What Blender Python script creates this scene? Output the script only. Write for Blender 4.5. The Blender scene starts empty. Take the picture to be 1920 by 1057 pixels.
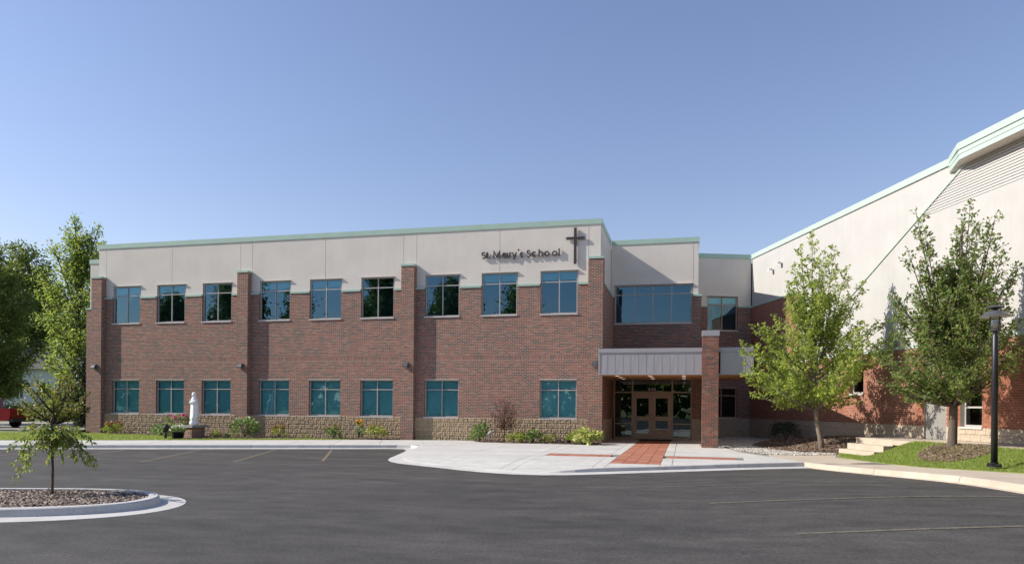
import bpy, bmesh, math, random
import numpy as np
from mathutils import Vector, Matrix
R = math.radians
scene = bpy.context.scene
COL = scene.collection

# ------------------------------------------------------------------ camera, sky, sun, exposure
EYE = 1.49
cam = bpy.data.cameras.new('Camera'); camo = bpy.data.objects.new('Camera', cam); COL.objects.link(camo)
cam.sensor_width = 36; cam.lens = 1347.27 / 1920 * 36
cam.shift_y = (760.79 - 528.5) / 1920
cam.clip_end = 2000; cam.clip_start = .1
camo.matrix_world = Matrix.Translation((0, 0, EYE)) @ Matrix.Rotation(R(13.542), 4, 'Z') @ Matrix.Rotation(R(90), 4, 'X') @ Matrix.Rotation(R(.4715), 4, 'Z')
scene.camera = camo
SUN = Vector((4.2, 1.0, -2.94)).normalized()
ELEV = math.asin(-SUN.z); AZ = math.atan2(-SUN.x, -SUN.y)      # compass-like, clockwise from +Y
world = bpy.data.worlds.new('World'); scene.world = world; world.use_nodes = True
wn = world.node_tree.nodes; wl = world.node_tree.links
sky = wn.new('ShaderNodeTexSky'); sky.sky_type = 'NISHITA'; sky.sun_disc = False
sky.sun_elevation = ELEV; sky.sun_rotation = AZ
sky.altitude = 200; sky.air_density = 1.3; sky.dust_density = .45; sky.ozone_density = 4.5
tint = wn.new('ShaderNodeMixRGB'); tint.blend_type = 'MULTIPLY'; tint.inputs[0].default_value = 1; tint.inputs[2].default_value = (1.10, .89, .90, 1)
wl.new(sky.outputs[0], tint.inputs[1]); wl.new(tint.outputs[0], wn['Background'].inputs[0]); wn['Background'].inputs[1].default_value = .101
sl = bpy.data.lights.new('Sun', 'SUN'); sl.energy = 3.6; sl.angle = R(.53); sl.color = (1, .93, .82)
so = bpy.data.objects.new('Sun', sl); COL.objects.link(so); so.rotation_euler = SUN.to_track_quat('-Z', 'Y').to_euler()
scene.view_settings.view_transform = 'Standard'; scene.view_settings.look = 'None'
scene.view_settings.exposure = .79; scene.view_settings.gamma = 1
scene.render.engine = 'CYCLES'
scene.cycles.max_bounces = 7; scene.cycles.transparent_max_bounces = 12

# ------------------------------------------------------------------ helpers
class MB:
    def __init__(s): s.v = []; s.f = []
    def add(s, vs, fs):
        b = len(s.v); s.v += [tuple(p) for p in vs]; s.f += [tuple(i + b for i in f) for f in fs]; return s
    def box(s, x0, y0, z0, x1, y1, z1):
        return s.add([(x0,y0,z0),(x1,y0,z0),(x1,y1,z0),(x0,y1,z0),(x0,y0,z1),(x1,y0,z1),(x1,y1,z1),(x0,y1,z1)],
                     [(0,3,2,1),(4,5,6,7),(0,1,5,4),(1,2,6,5),(2,3,7,6),(3,0,4,7)])
    def prism(s, poly, a, b, axis='z'):
        # poly: 2D points, counter-clockwise; axis z: (x,y) between z=a..b ; axis y: (x,z) between y=a(front)..b
        n = len(poly)
        if axis == 'z': lo = [(p[0], p[1], a) for p in poly]; hi = [(p[0], p[1], b) for p in poly]
        elif axis == 'y': lo = [(p[0], b, p[1]) for p in poly]; hi = [(p[0], a, p[1]) for p in poly]
        else: lo = [(a, p[0], p[1]) for p in poly]; hi = [(b, p[0], p[1]) for p in poly]
        return s.add(lo + hi, [tuple(range(n - 1, -1, -1)), tuple(range(n, 2 * n))] + [(i, (i + 1) % n, n + (i + 1) % n, n + i) for i in range(n)])
    def tube(s, pts, rad, n=8, cap=True):
        pts = [Vector(p) for p in pts]; rings = []
        up = Vector((.31, .17, .93)).normalized()
        for i, p in enumerate(pts):
            d = (pts[min(i + 1, len(pts) - 1)] - pts[max(i - 1, 0)]).normalized()
            a = d.cross(up)
            if a.length < .05: a = d.cross(Vector((1, 0, 0)))
            a.normalize(); b = d.cross(a)
            r = rad[i] if hasattr(rad, '__len__') else rad
            rings.append([p + (a * math.cos(2 * math.pi * k / n) + b * math.sin(2 * math.pi * k / n)) * r for k in range(n)])
        vs = [q for r in rings for q in r]; fs = []
        for i in range(len(pts) - 1):
            for k in range(n): fs.append((i*n+k, (i+1)*n+k, (i+1)*n+(k+1) % n, i*n+(k+1) % n))
        if cap: fs += [tuple(range(n)), tuple(range(len(vs)-1, len(vs)-n-1, -1))]
        return s.add(vs, fs)
    def lathe(s, prof, n=16, c=(0, 0)):
        vs = []; fs = []
        for r, z in prof:
            for k in range(n): vs.append((c[0] + r*math.cos(2*math.pi*k/n), c[1] + r*math.sin(2*math.pi*k/n), z))
        for i in range(len(prof)-1):
            for k in range(n): fs.append((i*n+k, i*n+(k+1) % n, (i+1)*n+(k+1) % n, (i+1)*n+k))
        fs += [tuple(range(n-1, -1, -1)), tuple(range((len(prof)-1)*n, len(prof)*n))]
        return s.add(vs, fs)
    def panel(s, u0, u1, z0, z1, ops, y, t):
        # wall slab facing -y with rectangular openings (a,b,c,d) = u from a..b, z from c..d ; reveals included
        us = sorted({u0, u1} | {min(max(v, u0), u1) for o in ops for v in o[:2]})
        zs = sorted({z0, z1} | {min(max(v, z0), z1) for o in ops for v in o[2:]})
        nu, nz = len(us)-1, len(zs)-1
        def solid(i, j):
            if i < 0 or j < 0 or i >= nu or j >= nz: return False
            cu = (us[i]+us[i+1])/2; cz = (zs[j]+zs[j+1])/2
            return not any(o[0] < cu < o[1] and o[2] < cz < o[3] for o in ops)
        for i in range(nu):
            for j in range(nz):
                if not solid(i, j): continue
                a, b, c, d = us[i], us[i+1], zs[j], zs[j+1]
                s.add([(a,y,c),(b,y,c),(b,y,d),(a,y,d)], [(0,1,2,3)])
                s.add([(a,y+t,c),(b,y+t,c),(b,y+t,d),(a,y+t,d)], [(3,2,1,0)])
                if not solid(i-1, j): s.add([(a,y,c),(a,y,d),(a,y+t,d),(a,y+t,c)], [(0,1,2,3)])
                if not solid(i+1, j): s.add([(b,y,c),(b,y,d),(b,y+t,d),(b,y+t,c)], [(3,2,1,0)])
                if not solid(i, j-1): s.add([(a,y,c),(b,y,c),(b,y+t,c),(a,y+t,c)], [(3,2,1,0)])
                if not solid(i, j+1): s.add([(a,y,d),(b,y,d),(b,y+t,d),(a,y+t,d)], [(0,1,2,3)])
        return s
    def mesh(s, name, mat, smooth=False):
        me = bpy.data.meshes.new(name); me.from_pydata(s.v, [], s.f); me.materials.append(mat)
        if smooth: me.polygons.foreach_set('use_smooth', [True]*len(me.polygons))
        me.update(); return me
    def build(s, name, mat, parent=None, loc=(0, 0, 0), rz=0, smooth=False):
        return link(name, s.mesh(name, mat, smooth), parent, loc, rz)

def link(name, me, parent=None, loc=(0, 0, 0), rz=0):
    o = bpy.data.objects.new(name, me); COL.objects.link(o)
    if parent is not None: o.parent = parent
    o.location = loc; o.rotation_euler = (0, 0, rz); return o
def tag(o, label=None, cat=None, group=None, kind=None):
    if label: o['label'] = label
    if cat: o['category'] = cat
    if group: o['group'] = group
    if kind: o['kind'] = kind
    return o
def thing(name, label, cat, loc=(0, 0, 0), rz=0, group=None):
    return tag(link(name, None, None, loc, rz), label, cat, group)
def struct(o): o['kind'] = 'structure'; return o

# ------------------------------------------------------------------ materials
class NT:
    def __init__(s, name):
        s.m = bpy.data.materials.new(name); s.m.use_nodes = True; s.t = s.m.node_tree; s.n = s.t.nodes; s.l = s.t.links
        s.b = s.n['Principled BSDF']; s.out = s.n['Material Output']
    def new(s, typ, **kw):
        n = s.n.new('ShaderNode' + typ)
        for k, v in kw.items(): setattr(n, k, v)
        return n
    def lk(s, a, b): s.l.new(a, b)
    def noise(s, scale, detail=4, vec=None, rough=.55, stretch=None):
        n = s.new('TexNoise'); n.inputs['Scale'].default_value = scale; n.inputs['Detail'].default_value = detail; n.inputs['Roughness'].default_value = rough
        if vec is None:
            tc = s.new('TexCoord'); vec = tc.outputs['Object']
        if stretch:
            mp = s.new('Mapping'); mp.inputs['Scale'].default_value = stretch; s.lk(vec, mp.inputs[0]); vec = mp.outputs[0]
        s.lk(vec, n.inputs['Vector']); return n.outputs['Fac']
    def ramp(s, fac, stops, const=False):
        r = s.new('ValToRGB'); e = r.color_ramp.elements
        if const: r.color_ramp.interpolation = 'CONSTANT'
        while len(e) < len(stops): e.new(.5)
        for q, (p, c) in zip(e, stops): q.position = p; q.color = (*c, 1)
        s.lk(fac, r.inputs[0]); return r.outputs[0]
    def mix(s, fac, a, b, typ='MIX'):
        m = s.new('MixRGB', blend_type=typ)
        for i, v in ((0, fac), (1, a), (2, b)):
            if isinstance(v, (int, float)): m.inputs[i].default_value = v
            elif isinstance(v, tuple): m.inputs[i].default_value = (*v, 1)
            else: s.lk(v, m.inputs[i])
        return m.outputs[0]
    def bump(s, h, strength=.3, dist=.01):
        b = s.new('Bump'); b.inputs['Strength'].default_value = strength; b.inputs['Distance'].default_value = dist
        s.lk(h, b.inputs['Height']); s.lk(b.outputs[0], s.b.inputs['Normal'])
    def set(s, col=None, rough=.8, metal=0, spec=None):
        if col is not None:
            if isinstance(col, tuple): s.b.inputs['Base Color'].default_value = (*col, 1)
            else: s.lk(col, s.b.inputs['Base Color'])
        s.b.inputs['Roughness'].default_value = rough; s.b.inputs['Metallic'].default_value = metal
        if spec is not None: s.b.inputs['Specular IOR Level'].default_value = spec
        return s.m
def sc(c, k): return tuple(min(1, v*k) for v in c)
def plain(name, col, rough=.7, metal=0, var=.15, scale=6, bump=.1, spec=None, stretch=None):
    t = NT(name); n = t.noise(scale, 5, stretch=stretch); c = t.ramp(n, [(.3, sc(col, 1-var)), (.7, sc(col, 1+var))])
    if bump:
        n2 = t.noise(scale*14, 3); t.bump(n2, bump, .01)
    return t.set(c, rough, metal, spec)
def brick_mat(name, tones, mortar, vertical=False, bw=.203, rh=.0677, ms=.0048):
    t = NT(name); tc = t.new('TexCoord'); sp = t.new('SeparateXYZ'); t.lk(tc.outputs['Object'], sp.inputs[0])
    sn = t.new('SeparateXYZ'); t.lk(tc.outputs['Normal'], sn.inputs[0])
    ab = t.new('Math', operation='ABSOLUTE'); t.lk(sn.outputs[0], ab.inputs[0])
    gt = t.new('Math', operation='GREATER_THAN'); gt.inputs[1].default_value = .7; t.lk(ab.outputs[0], gt.inputs[0])
    mx = t.new('Mix'); t.lk(gt.outputs[0], mx.inputs[0]); t.lk(sp.outputs[0], mx.inputs[2]); t.lk(sp.outputs[1], mx.inputs[3])
    cb = t.new('CombineXYZ')
    if vertical: t.lk(sp.outputs[2], cb.inputs[0]); t.lk(mx.outputs[0], cb.inputs[1])
    else: t.lk(mx.outputs[0], cb.inputs[0]); t.lk(sp.outputs[2], cb.inputs[1])
    br = t.new('TexBrick'); br.inputs['Scale'].default_value = 1; br.inputs['Brick Width'].default_value = bw; br.inputs['Row Height'].default_value = rh
    br.inputs['Mortar Size'].default_value = ms; br.inputs['Mortar Smooth'].default_value = .2; br.inputs['Bias'].default_value = 0
    br.offset = 0 if vertical else .5
    br.inputs['Color1'].default_value = (0, 0, 0, 1); br.inputs['Color2'].default_value = (1, 1, 1, 1); br.inputs['Mortar'].default_value = (.5, .5, .5, 1)
    t.lk(cb.outputs[0], br.inputs['Vector'])
    br.offset_frequency = 2
    c = t.ramp(br.outputs['Color'], tones, True)
    big = t.noise(.35, 3); c = t.mix(.35, c, t.ramp(big, [(.35, (.75, .75, .78)), (.65, (1.18, 1.12, 1.08))]), 'MULTIPLY')
    fine = t.noise(60, 2); c = t.mix(.5, c, t.ramp(fine, [(.3, (.7, .7, .7)), (.7, (1.2, 1.2, 1.2))]), 'MULTIPLY')
    c = t.mix(br.outputs['Fac'], c, mortar)
    inv = t.new('Math', operation='SUBTRACT'); inv.inputs[0].default_value = 1; t.lk(br.outputs['Fac'], inv.inputs[1])
    t.bump(inv.outputs[0], .6, .006)
    return t.set(c, .88, spec=.25)
T1 = [(0, (.145,.105,.088)), (.2, (.19,.112,.088)), (.4, (.245,.115,.085)), (.6, (.285,.118,.085)), (.82, (.295,.16,.118))]
M = {}
M['brick'] = brick_mat('brick', T1, (.50,.425,.365))
M['soldier'] = brick_mat('soldier_brick', T1, (.50,.425,.365), True)
TG = [(0, (.27,.105,.066)), (.3, (.31,.125,.078)), (.6, (.35,.15,.095)), (.85, (.29,.115,.072))]
M['gbrick'] = brick_mat('orange_brick', TG, (.42,.36,.31))
M['gsoldier'] = brick_mat('orange_soldier_brick', TG, (.42,.36,.31), True)
def single_brick(name, tones):
    t = NT(name); oi = t.new('ObjectInfo'); at = t.new('Attribute', attribute_name='tone')
    ad = t.new('Math', operation='ADD'); t.lk(oi.outputs['Random'], ad.inputs[0]); t.lk(at.outputs['Fac'], ad.inputs[1])
    fr = t.new('Math', operation='FRACT'); t.lk(ad.outputs[0], fr.inputs[0])
    c = t.ramp(fr.outputs[0], tones, True)
    fine = t.noise(55, 3); c = t.mix(.6, c, t.ramp(fine, [(.3, (.7,.7,.7)), (.7, (1.25,1.2,1.15))]), 'MULTIPLY'); t.bump(fine, .4, .004)
    return t.set(c, .88, spec=.25)
M['onebrick'] = single_brick('single_brick', T1); M['onegbrick'] = single_brick('single_orange_brick', TG)
M['mortar'] = plain('mortar', (.50,.425,.365), .95, 0, .1, 20)
def stucco(name, col):
    t = NT(name); a = t.noise(1.1, 6); b = t.noise(.6, 4, stretch=(3, 3, .35))
    c = t.ramp(a, [(.3, sc(col, .95)), (.7, sc(col, 1.04))]); c = t.mix(.22, c, t.ramp(b, [(.3, (.95,.945,.94)), (.65, (1.02,1.02,1.02))]), 'MULTIPLY')
    d = t.noise(1.6, 5, stretch=(4.5, 4.5, .22)); c = t.mix(.2, c, t.ramp(d, [(.36, (.90,.89,.875)), (.5, (1, 1, 1))]), 'MULTIPLY')
    t.bump(t.noise(130, 3), .35, .006); return t.set(c, .92, spec=.2)
M['stucco'] = stucco('stucco_grey_beige', (.69,.645,.58)); M['wstucco'] = stucco('stucco_off_white', (.48,.472,.455))
M['green'] = plain('mint_green_metal', (.38,.53,.44), .45, 0, .05, 2, .0)
M['greenp'] = plain('pale_mint_metal', (.44,.53,.475), .45, 0, .04, 2, .0)
M['siding'] = plain('cream_siding', (.46,.445,.425), .6, 0, .03, 3, 0)
M['soffitw'] = plain('cream_soffit', (.6,.54,.48), .7, 0, .04, 3, 0)
def block(name, col, bs):
    t = NT(name); a = t.noise(9, 6); oi = t.new('ObjectInfo'); c = t.ramp(a, [(.3, sc(col, .82)), (.72, sc(col, 1.15))])
    c = t.mix(.9, c, t.ramp(oi.outputs['Random'], [(0, (.93,.925,.92)), (1, (1.06,1.055,1.05))]), 'MULTIPLY')
    t.bump(t.noise(45, 5), bs, .02); return t.set(c, .93, spec=.2)
M['split'] = block('split_face_block', (.43,.33,.22), 1.0); M['cmu'] = block('smooth_tan_block', (.47,.39,.30), .25)
M['joint'] = plain('block_joint', (.44,.37,.28), .95, 0, .1, 20)
M['frame'] = plain('taupe_window_frame', (.40,.38,.365), .45, 0, .04, 5, 0)
M['bronze'] = plain('bronze_frame', (.42,.315,.225), .4, .0, .05, 5, 0)
M['sill'] = plain('pale_metal_sill', (.55,.53,.50), .5, 0, .05, 5, 0)
M['doorgrey'] = plain('warm_grey_door_paint', (.27,.26,.24), .5, 0, .04, 5, 0)
M['alframe'] = plain('pale_grey_frame', (.40,.39,.37), .5, 0, .04, 5, 0)
def glass(name, tint, refl, gtint):
    t = NT(name); t.n.remove(t.b); tr = t.new('BsdfTransparent'); tr.inputs[0].default_value = (*tint, 1)
    gl = t.new('BsdfGlossy'); gl.inputs['Roughness'].default_value = .004; gl.inputs['Color'].default_value = (*gtint, 1)
    lw = t.new('LayerWeight'); lw.inputs['Blend'].default_value = .35
    ma = t.new('MapRange'); ma.inputs['To Min'].default_value = refl; ma.inputs['To Max'].default_value = 1; t.lk(lw.outputs['Fresnel'], ma.inputs['Value'])
    # slight waviness of real panes
    bp = t.new('Bump'); bp.inputs['Strength'].default_value = .012; bp.inputs['Distance'].default_value = .3
    t.lk(t.noise(.9, 2), bp.inputs['Height']); t.lk(bp.outputs[0], gl.inputs['Normal'])
    mx = t.new('MixShader'); t.lk(ma.outputs[0], mx.inputs[0]); t.lk(tr.outputs[0], mx.inputs[1]); t.lk(gl.outputs[0], mx.inputs[2])
    t.lk(mx.outputs[0], t.out.inputs[0]); return t.m
M['glass'] = glass('teal_tinted_glass', (.50,.86,.87), .135, (.40,.73,.95))
M['dglass'] = glass('dark_glass', (.25,.4,.4), .09, (.7,.85,.9))
M['lglass'] = glass('lantern_glass', (.9,.92,.92), .04, (1,1,1))
M['blind'] = plain('pale_blind', (.80,.82,.82), .9, 0, .04, 1.2, 0)
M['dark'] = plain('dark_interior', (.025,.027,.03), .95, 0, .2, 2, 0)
M['fascia'] = plain('grey_metal_panel', (.40,.385,.39), .42, .35, .04, 1.2, 0)
M['wood'] = plain('stained_wood_soffit', (.52,.25,.09), .5, 0, .18, 3, .0, stretch=(1, 12, 1))
M['can'] = plain('downlight_trim', (.75,.74,.72), .4, 0, 0, 5, 0)
_t = NT('lit_downlight'); _t.set((.8,.78,.72), .5); _t.b.inputs['Emission Color'].default_value = (1,.80,.58,1); _t.b.inputs['Emission Strength'].default_value = .9; M['litcan'] = _t.m
M['brass'] = plain('brass', (.35,.24,.12), .35, .8, .1, 5, 0)
M['sign'] = plain('dark_bronze_letter', (.055,.045,.05), .5, .3, .1, 5, 0)
M['lampblack'] = plain('black_metal', (.018,.019,.022), .4, .2, .2, 5, 0)
M['lampgrey'] = plain('grey_fixture', (.09,.09,.10), .45, .2, .2, 5, 0)
M['shadeu'] = plain('pale_shade_underside', (.65,.63,.60), .6, 0, .03, 5, 0)
M['white'] = plain('white_paint', (.78,.78,.77), .6, 0, .05, 5, 0)
def conc(name, col, v=.1):
    t = NT(name); a = t.noise(.8, 6); b = t.noise(30, 4); s_ = t.noise(2.6, 5, stretch=(1, 1, 1))
    c = t.ramp(a, [(.3, sc(col, 1-v)), (.7, sc(col, 1+v*.6))]); c = t.mix(.5, c, t.ramp(b, [(.3, (.86,.86,.86)), (.7, (1.08,1.08,1.08))]), 'MULTIPLY')
    c = t.mix(.6, c, t.ramp(s_, [(.42, (.9,.89,.87)), (.56, (1.02,1.02,1.02))]), 'MULTIPLY')
    oi = t.new('ObjectInfo'); c = t.mix(.8, c, t.ramp(oi.outputs['Random'], [(0, (.94,.94,.93)), (1, (1.04,1.04,1.03))]), 'MULTIPLY')
    t.bump(b, .25, .004); return t.set(c, .9, spec=.25)
M['conc'] = conc('pale_concrete', (.56,.55,.525)); M['tanconc'] = conc('tan_concrete', (.53,.455,.37)); M['kerb'] = conc('kerb_concrete', (.55,.54,.52))
M['oldconc'] = conc('old_concrete', (.36,.34,.31), .2)
M['gap'] = plain('dirt_joint', (.16,.145,.125), .95, 0, .2, 20)
def asphalt():
    t = NT('asphalt'); a = t.noise(.55, 5, stretch=(.35, 1.6, 1)); b = t.noise(70, 3, rough=.7); d = t.noise(2.2, 6, stretch=(.7, 1.3, 1)); g = t.noise(24, 5, rough=.7)
    c = t.ramp(a, [(.3, (.052,.050,.0485)), (.7, (.08,.0765,.073))]); c = t.mix(.75, c, t.ramp(d, [(.35, (.72,.72,.72)), (.68, (1.24,1.23,1.2))]), 'MULTIPLY')
    c = t.mix(.8, c, t.ramp(b, [(.34, (.55,.55,.55)), (.66, (1.5,1.48,1.44))]), 'MULTIPLY')
    c = t.mix(.7, c, t.ramp(g, [(.36, (.62,.62,.62)), (.64, (1.38,1.37,1.34))]), 'MULTIPLY')
    e = t.noise(.9, 6, rough=.65); c = t.mix(.55, c, t.ramp(e, [(.30, (.62,.62,.63)), (.40, (1, 1, 1)), (.62, (1, 1, 1)), (.74, (1.28,1.26,1.22))]), 'MULTIPLY')
    t.bump(b, .5, .006); return t.set(c, .82, spec=.3)
M['asphalt'] = asphalt()
def paintline(name, col):
    t = NT(name); n = t.noise(14, 5); n2 = t.noise(90, 3)
    c = t.ramp(n, [(.34, (.09,.085,.075)), (.6, col)]); c = t.mix(.6, c, t.ramp(n2, [(.4, (.6,.6,.6)), (.65, (1.1,1.1,1.1))]), 'MULTIPLY')
    return t.set(c, .85)
M['line'] = paintline('worn_yellow_paint', (.25,.19,.11)); M['lineg'] = paintline('faded_yellow_paint', (.19,.165,.12))
def paver():
    t = NT('red_paver'); oi = t.new('ObjectInfo'); c = t.ramp(oi.outputs['Random'], [(0, (.34,.135,.085)), (.5, (.40,.165,.105)), (1, (.44,.20,.13))])
    n = t.noise(25, 4); c = t.mix(.6, c, t.ramp(n, [(.3, (.82,.82,.82)), (.7, (1.15,1.15,1.15))]), 'MULTIPLY'); t.bump(n, .3, .004); return t.set(c, .88, spec=.25)
M['paver'] = paver()
M['grassg'] = plain('lawn_soil', (.15,.19,.05), .95, 0, .35, 1.5, .6)
def leafmat(name, tones, trans=.35):
    t = NT(name); at = t.new('Attribute', attribute_name='tone'); c = t.ramp(at.outputs['Fac'], tones)
    t.set(c, .45, spec=.4); tl = t.new('BsdfTranslucent'); hs = t.new('HueSaturation'); hs.inputs['Value'].default_value = 1.75; hs.inputs['Hue'].default_value = .485
    t.lk(c, hs.inputs['Color']); t.lk(hs.outputs[0], tl.inputs[0])
    mx = t.new('MixShader'); mx.inputs[0].default_value = trans; t.lk(t.b.outputs[0], mx.inputs[1]); t.lk(tl.outputs[0], mx.inputs[2]); t.lk(mx.outputs[0], t.out.inputs[0]); return t.m
M['blade'] = leafmat('grass_blade', [(0, (0.140,0.216,0.042)), (.5, (0.230,0.320,0.062)), (1, (0.380,0.400,0.114))])
M['leafA'] = leafmat('pear_leaf', [(0, (0.140,0.210,0.041)), (.5, (0.243,0.335,0.064)), (1, (0.392,0.436,0.100))], 0.58)
M['leafB'] = leafmat('dark_pear_leaf', [(0, (0.092,0.155,0.039)), (.5, (0.160,0.233,0.062)), (.9, (0.245,0.268,0.083)), (1, (0.374,0.241,0.143))], 0.52)
M['leafW'] = leafmat('weeping_leaf', [(0, (0.116,0.191,0.041)), (.6, (0.199,0.289,0.056)), (1, (0.398,0.348,0.094))], 0.45)
M['leafD'] = leafmat('maple_leaf', [(0, (0.060,0.100,0.022)), (.5, (0.105,0.157,0.032)), (1, (0.194,0.237,0.050))], 0.5)
M['leafY'] = leafmat('yellow_green_leaf', [(0, (0.098,0.163,0.031)), (.5, (0.182,0.270,0.050)), (1, (0.327,0.369,0.078))], 0.55)
M['leafO'] = leafmat('olive_leaf', [(0, (.12,.15,.03)), (.5, (.20,.235,.05)), (1, (.31,.29,.08))], .35)
M['leafR'] = leafmat('red_maple_leaf', [(0, (0.090,0.072,0.032)), (.5, (0.149,0.064,0.051)), (1, (0.224,0.086,0.079))], .3)
M['leafS'] = leafmat('shrub_leaf', [(0, (0.066,0.132,0.026)), (.6, (0.149,0.248,0.054)), (1, (0.363,0.446,0.216))], .3)
M['leafH'] = leafmat('hosta_leaf', [(0, (.26,.34,.06)), (.5, (.42,.47,.14)), (1, (.62,.6,.33))], .3)
M['leafL'] = leafmat('lime_leaf', [(0, (0.156,0.228,0.036)), (.6, (0.300,0.372,0.060)), (1, (0.432,0.456,0.120))], .3)
M['leafE'] = leafmat('yew_needle', [(0, (0.015,0.035,0.012)), (1, (0.040,0.070,0.025))], .15)
M['magenta'] = leafmat('magenta_petal', [(0, (.36,.02,.14)), (1, (.55,.06,.26))], .3)
M['wpetal'] = leafmat('white_petal', [(0, (.65,.66,.62)), (1, (.8,.8,.78))], .3)
M['ypetal'] = leafmat('golden_petal', [(0, (.7,.30,.01)), (1, (.8,.45,.03))], .2)
M['plume'] = leafmat('tan_seed_plume', [(0, (.24,.13,.05)), (1, (.36,.22,.10))], .3)
M['darkleaf'] = leafmat('dark_purple_leaf', [(0, (.03,.02,.022)), (1, (.06,.035,.04))], .2)
M['bark'] = plain('grey_brown_bark', (.20,.165,.125), .95, 0, .3, 9, .8, stretch=(3, 3, .5))
M['barkm'] = plain('shaded_bark', (.12,.098,.075), .95, 0, .3, 9, .8, stretch=(3, 3, .5))  # bark colour darkened to put shade on the dense tree's trunk
M['barkd'] = plain('dark_bark', (.06,.048,.038), .95, 0, .3, 9, .6)
M['barkr'] = plain('reddish_bark', (.10,.06,.042), .8, 0, .3, 12, .3)
def attr_mat(name, tones, rough=.95):
    t = NT(name); at = t.new('Attribute', attribute_name='tone'); return t.set(t.ramp(at.outputs['Fac'], tones), rough, spec=.2)
M['chip'] = attr_mat('bark_chip', [(0, (.075,.045,.033)), (.6, (.17,.115,.085)), (1, (.33,.26,.2))])
M['chipg'] = attr_mat('weathered_chip', [(0, (.13,.10,.085)), (.6, (.26,.205,.165)), (1, (.50,.44,.38))])
M['mulchg'] = plain('mulch_soil', (.085,.055,.04), .95, 0, .35, 14, .9)
M['mulchgi'] = plain('pale_mulch_soil', (.15,.115,.09), .95, 0, .35, 14, .9)
M['stone'] = attr_mat('river_stone', [(0, (.22,.2,.17)), (.5, (.45,.42,.37)), (1, (.66,.64,.6))])
M['stoneg'] = plain('gravel_bed', (.30,.28,.25), .95, 0, .4, 30, .8)
M['marble'] = plain('white_painted_statue', (.80,.80,.79), .55, 0, .08, 7, .15)
M['capstone'] = plain('grey_capstone', (.22,.21,.2), .85, 0, .15, 10, .3)
M['mat'] = plain('black_rubber_mat', (.02,.02,.02), .9, 0, .2, 40, .3)
M['truckred'] = plain('dark_red_car_paint', (.25,.012,.018), .25, 0, .04, 2, 0, spec=.6)
M['tyre'] = plain('tyre_rubber', (.02,.02,.02), .85, 0, .1, 20, .2); M['chrome'] = plain('chrome', (.5,.5,.5), .2, 1, .05, 5, 0)
M['taillamp'] = plain('red_lens', (.3,.01,.01), .2, 0, 0, 5, 0); M['trim'] = plain('black_trim', (.02,.02,.022), .5, 0, 0, 5, 0)
M['hsiding'] = plain('white_clapboard', (.62,.64,.66), .75, 0, .05, 2, 0); M['hroof'] = plain('grey_shingle', (.10,.10,.115), .9, 0, .2, 5, .3)
M['soil'] = plain('dark_bed_soil', (.07,.05,.04), .95, 0, .3, 14, .9)

# ------------------------------------------------------------------ frames of the two building grids
GA = R(19.083); C0 = Vector((3.213, 38.32, 0)); GRZ = math.atan2(-math.cos(GA), math.sin(GA))
TX = Vector((math.sin(GA), -math.cos(GA), 0)); TY = Vector((math.cos(GA), math.sin(GA), 0))
def gl2w(s, y, z=0): return C0 + TX*s + TY*y + Vector((0, 0, z))
def w2gl(x, y):
    d = Vector((x, y, 0)) - C0; return d.dot(TX), d.dot(TY)
def sm(t): t = min(1, max(0, t)); return t*t*(3-2*t)
def rise(x, y):
    s, yl = w2gl(x, y); return .25*sm((s-16)/8)*sm((yl+15)/8)
def hz(x, y): return -.13 + rise(x, y)

# ------------------------------------------------------------------ ground, asphalt, lines
struct(MB().add([(-600,-600,-.24),(600,-600,-.24),(600,900,-.24),(-600,900,-.24)], [(0,1,2,3)]).build('ground', M['grassg']))
def sheet(name, mat, x0, x1, y0, y1, nx, ny, f):
    b = MB(); vs = []; fs = []
    for j in range(ny+1):
        for i in range(nx+1):
            x = x0+(x1-x0)*i/nx; y = y0+(y1-y0)*j/ny; vs.append((x, y, f(x, y)))
    for j in range(ny):
        for i in range(nx): a = j*(nx+1)+i; fs.append((a, a+1, a+nx+2, a+nx+1))
    return b.add(vs, fs).build(name, mat, smooth=True)
def clip(poly, a, b, c):           # keep a*x+b*y<=c
    out = []
    for i in range(len(poly)):
        p, q = poly[i], poly[(i+1) % len(poly)]; dp = a*p[0]+b*p[1]-c; dq = a*q[0]+b*q[1]-c
        if dp <= 0: out.append(p)
        if dp*dq < 0:
            t = dp/(dp-dq); out.append((p[0]+(q[0]-p[0])*t, p[1]+(q[1]-p[1])*t))
    return out
# parking lot: front of the angled kerb line; beyond it a strip of drive to the left
lot = sheet('parking_lot', M['asphalt'], -60, 26, -34, 27.5, 86, 62, hz); struct(lot)
def painted(name, mat, p, q, w=.1):
    p = Vector(p); q = Vector(q); d = (q-p).normalized(); n = Vector((-d.y, d.x))*w/2; vs = []; fs = []
    k = max(2, int((q-p).length*2))
    for i in range(k+1):
        c = p+(q-p)*i/k
        for e in (c-n, c+n): vs.append((e.x, e.y, hz(e.x, e.y)+.005))
    for i in range(k): fs.append((2*i, 2*i+2, 2*i+3, 2*i+1))
    return MB().add(vs, fs).build(name, mat, lot)
for p, q in (((-12.21,23.35),(-10.07,18.73)), ((-14.02,22.65),(-12.18,17.57)), ((-16.37,21.75),(-14.49,16.75)), ((-18.65,20.85),(-17.2,16.2)), ((-21.0,19.95),(-19.2,15.3))):
    painted('parking_line', M['line'], p, q, .1)
for p, q in (((.39,11.78),(5.15,12.95)), ((1.31,9.21),(6.2,10.4)), ((-.53,14.08),(4.75,15.33)), ((-1.4,16.2),(3.9,17.6))):
    painted('parking_line', M['lineg'], p, q, .09)

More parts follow.
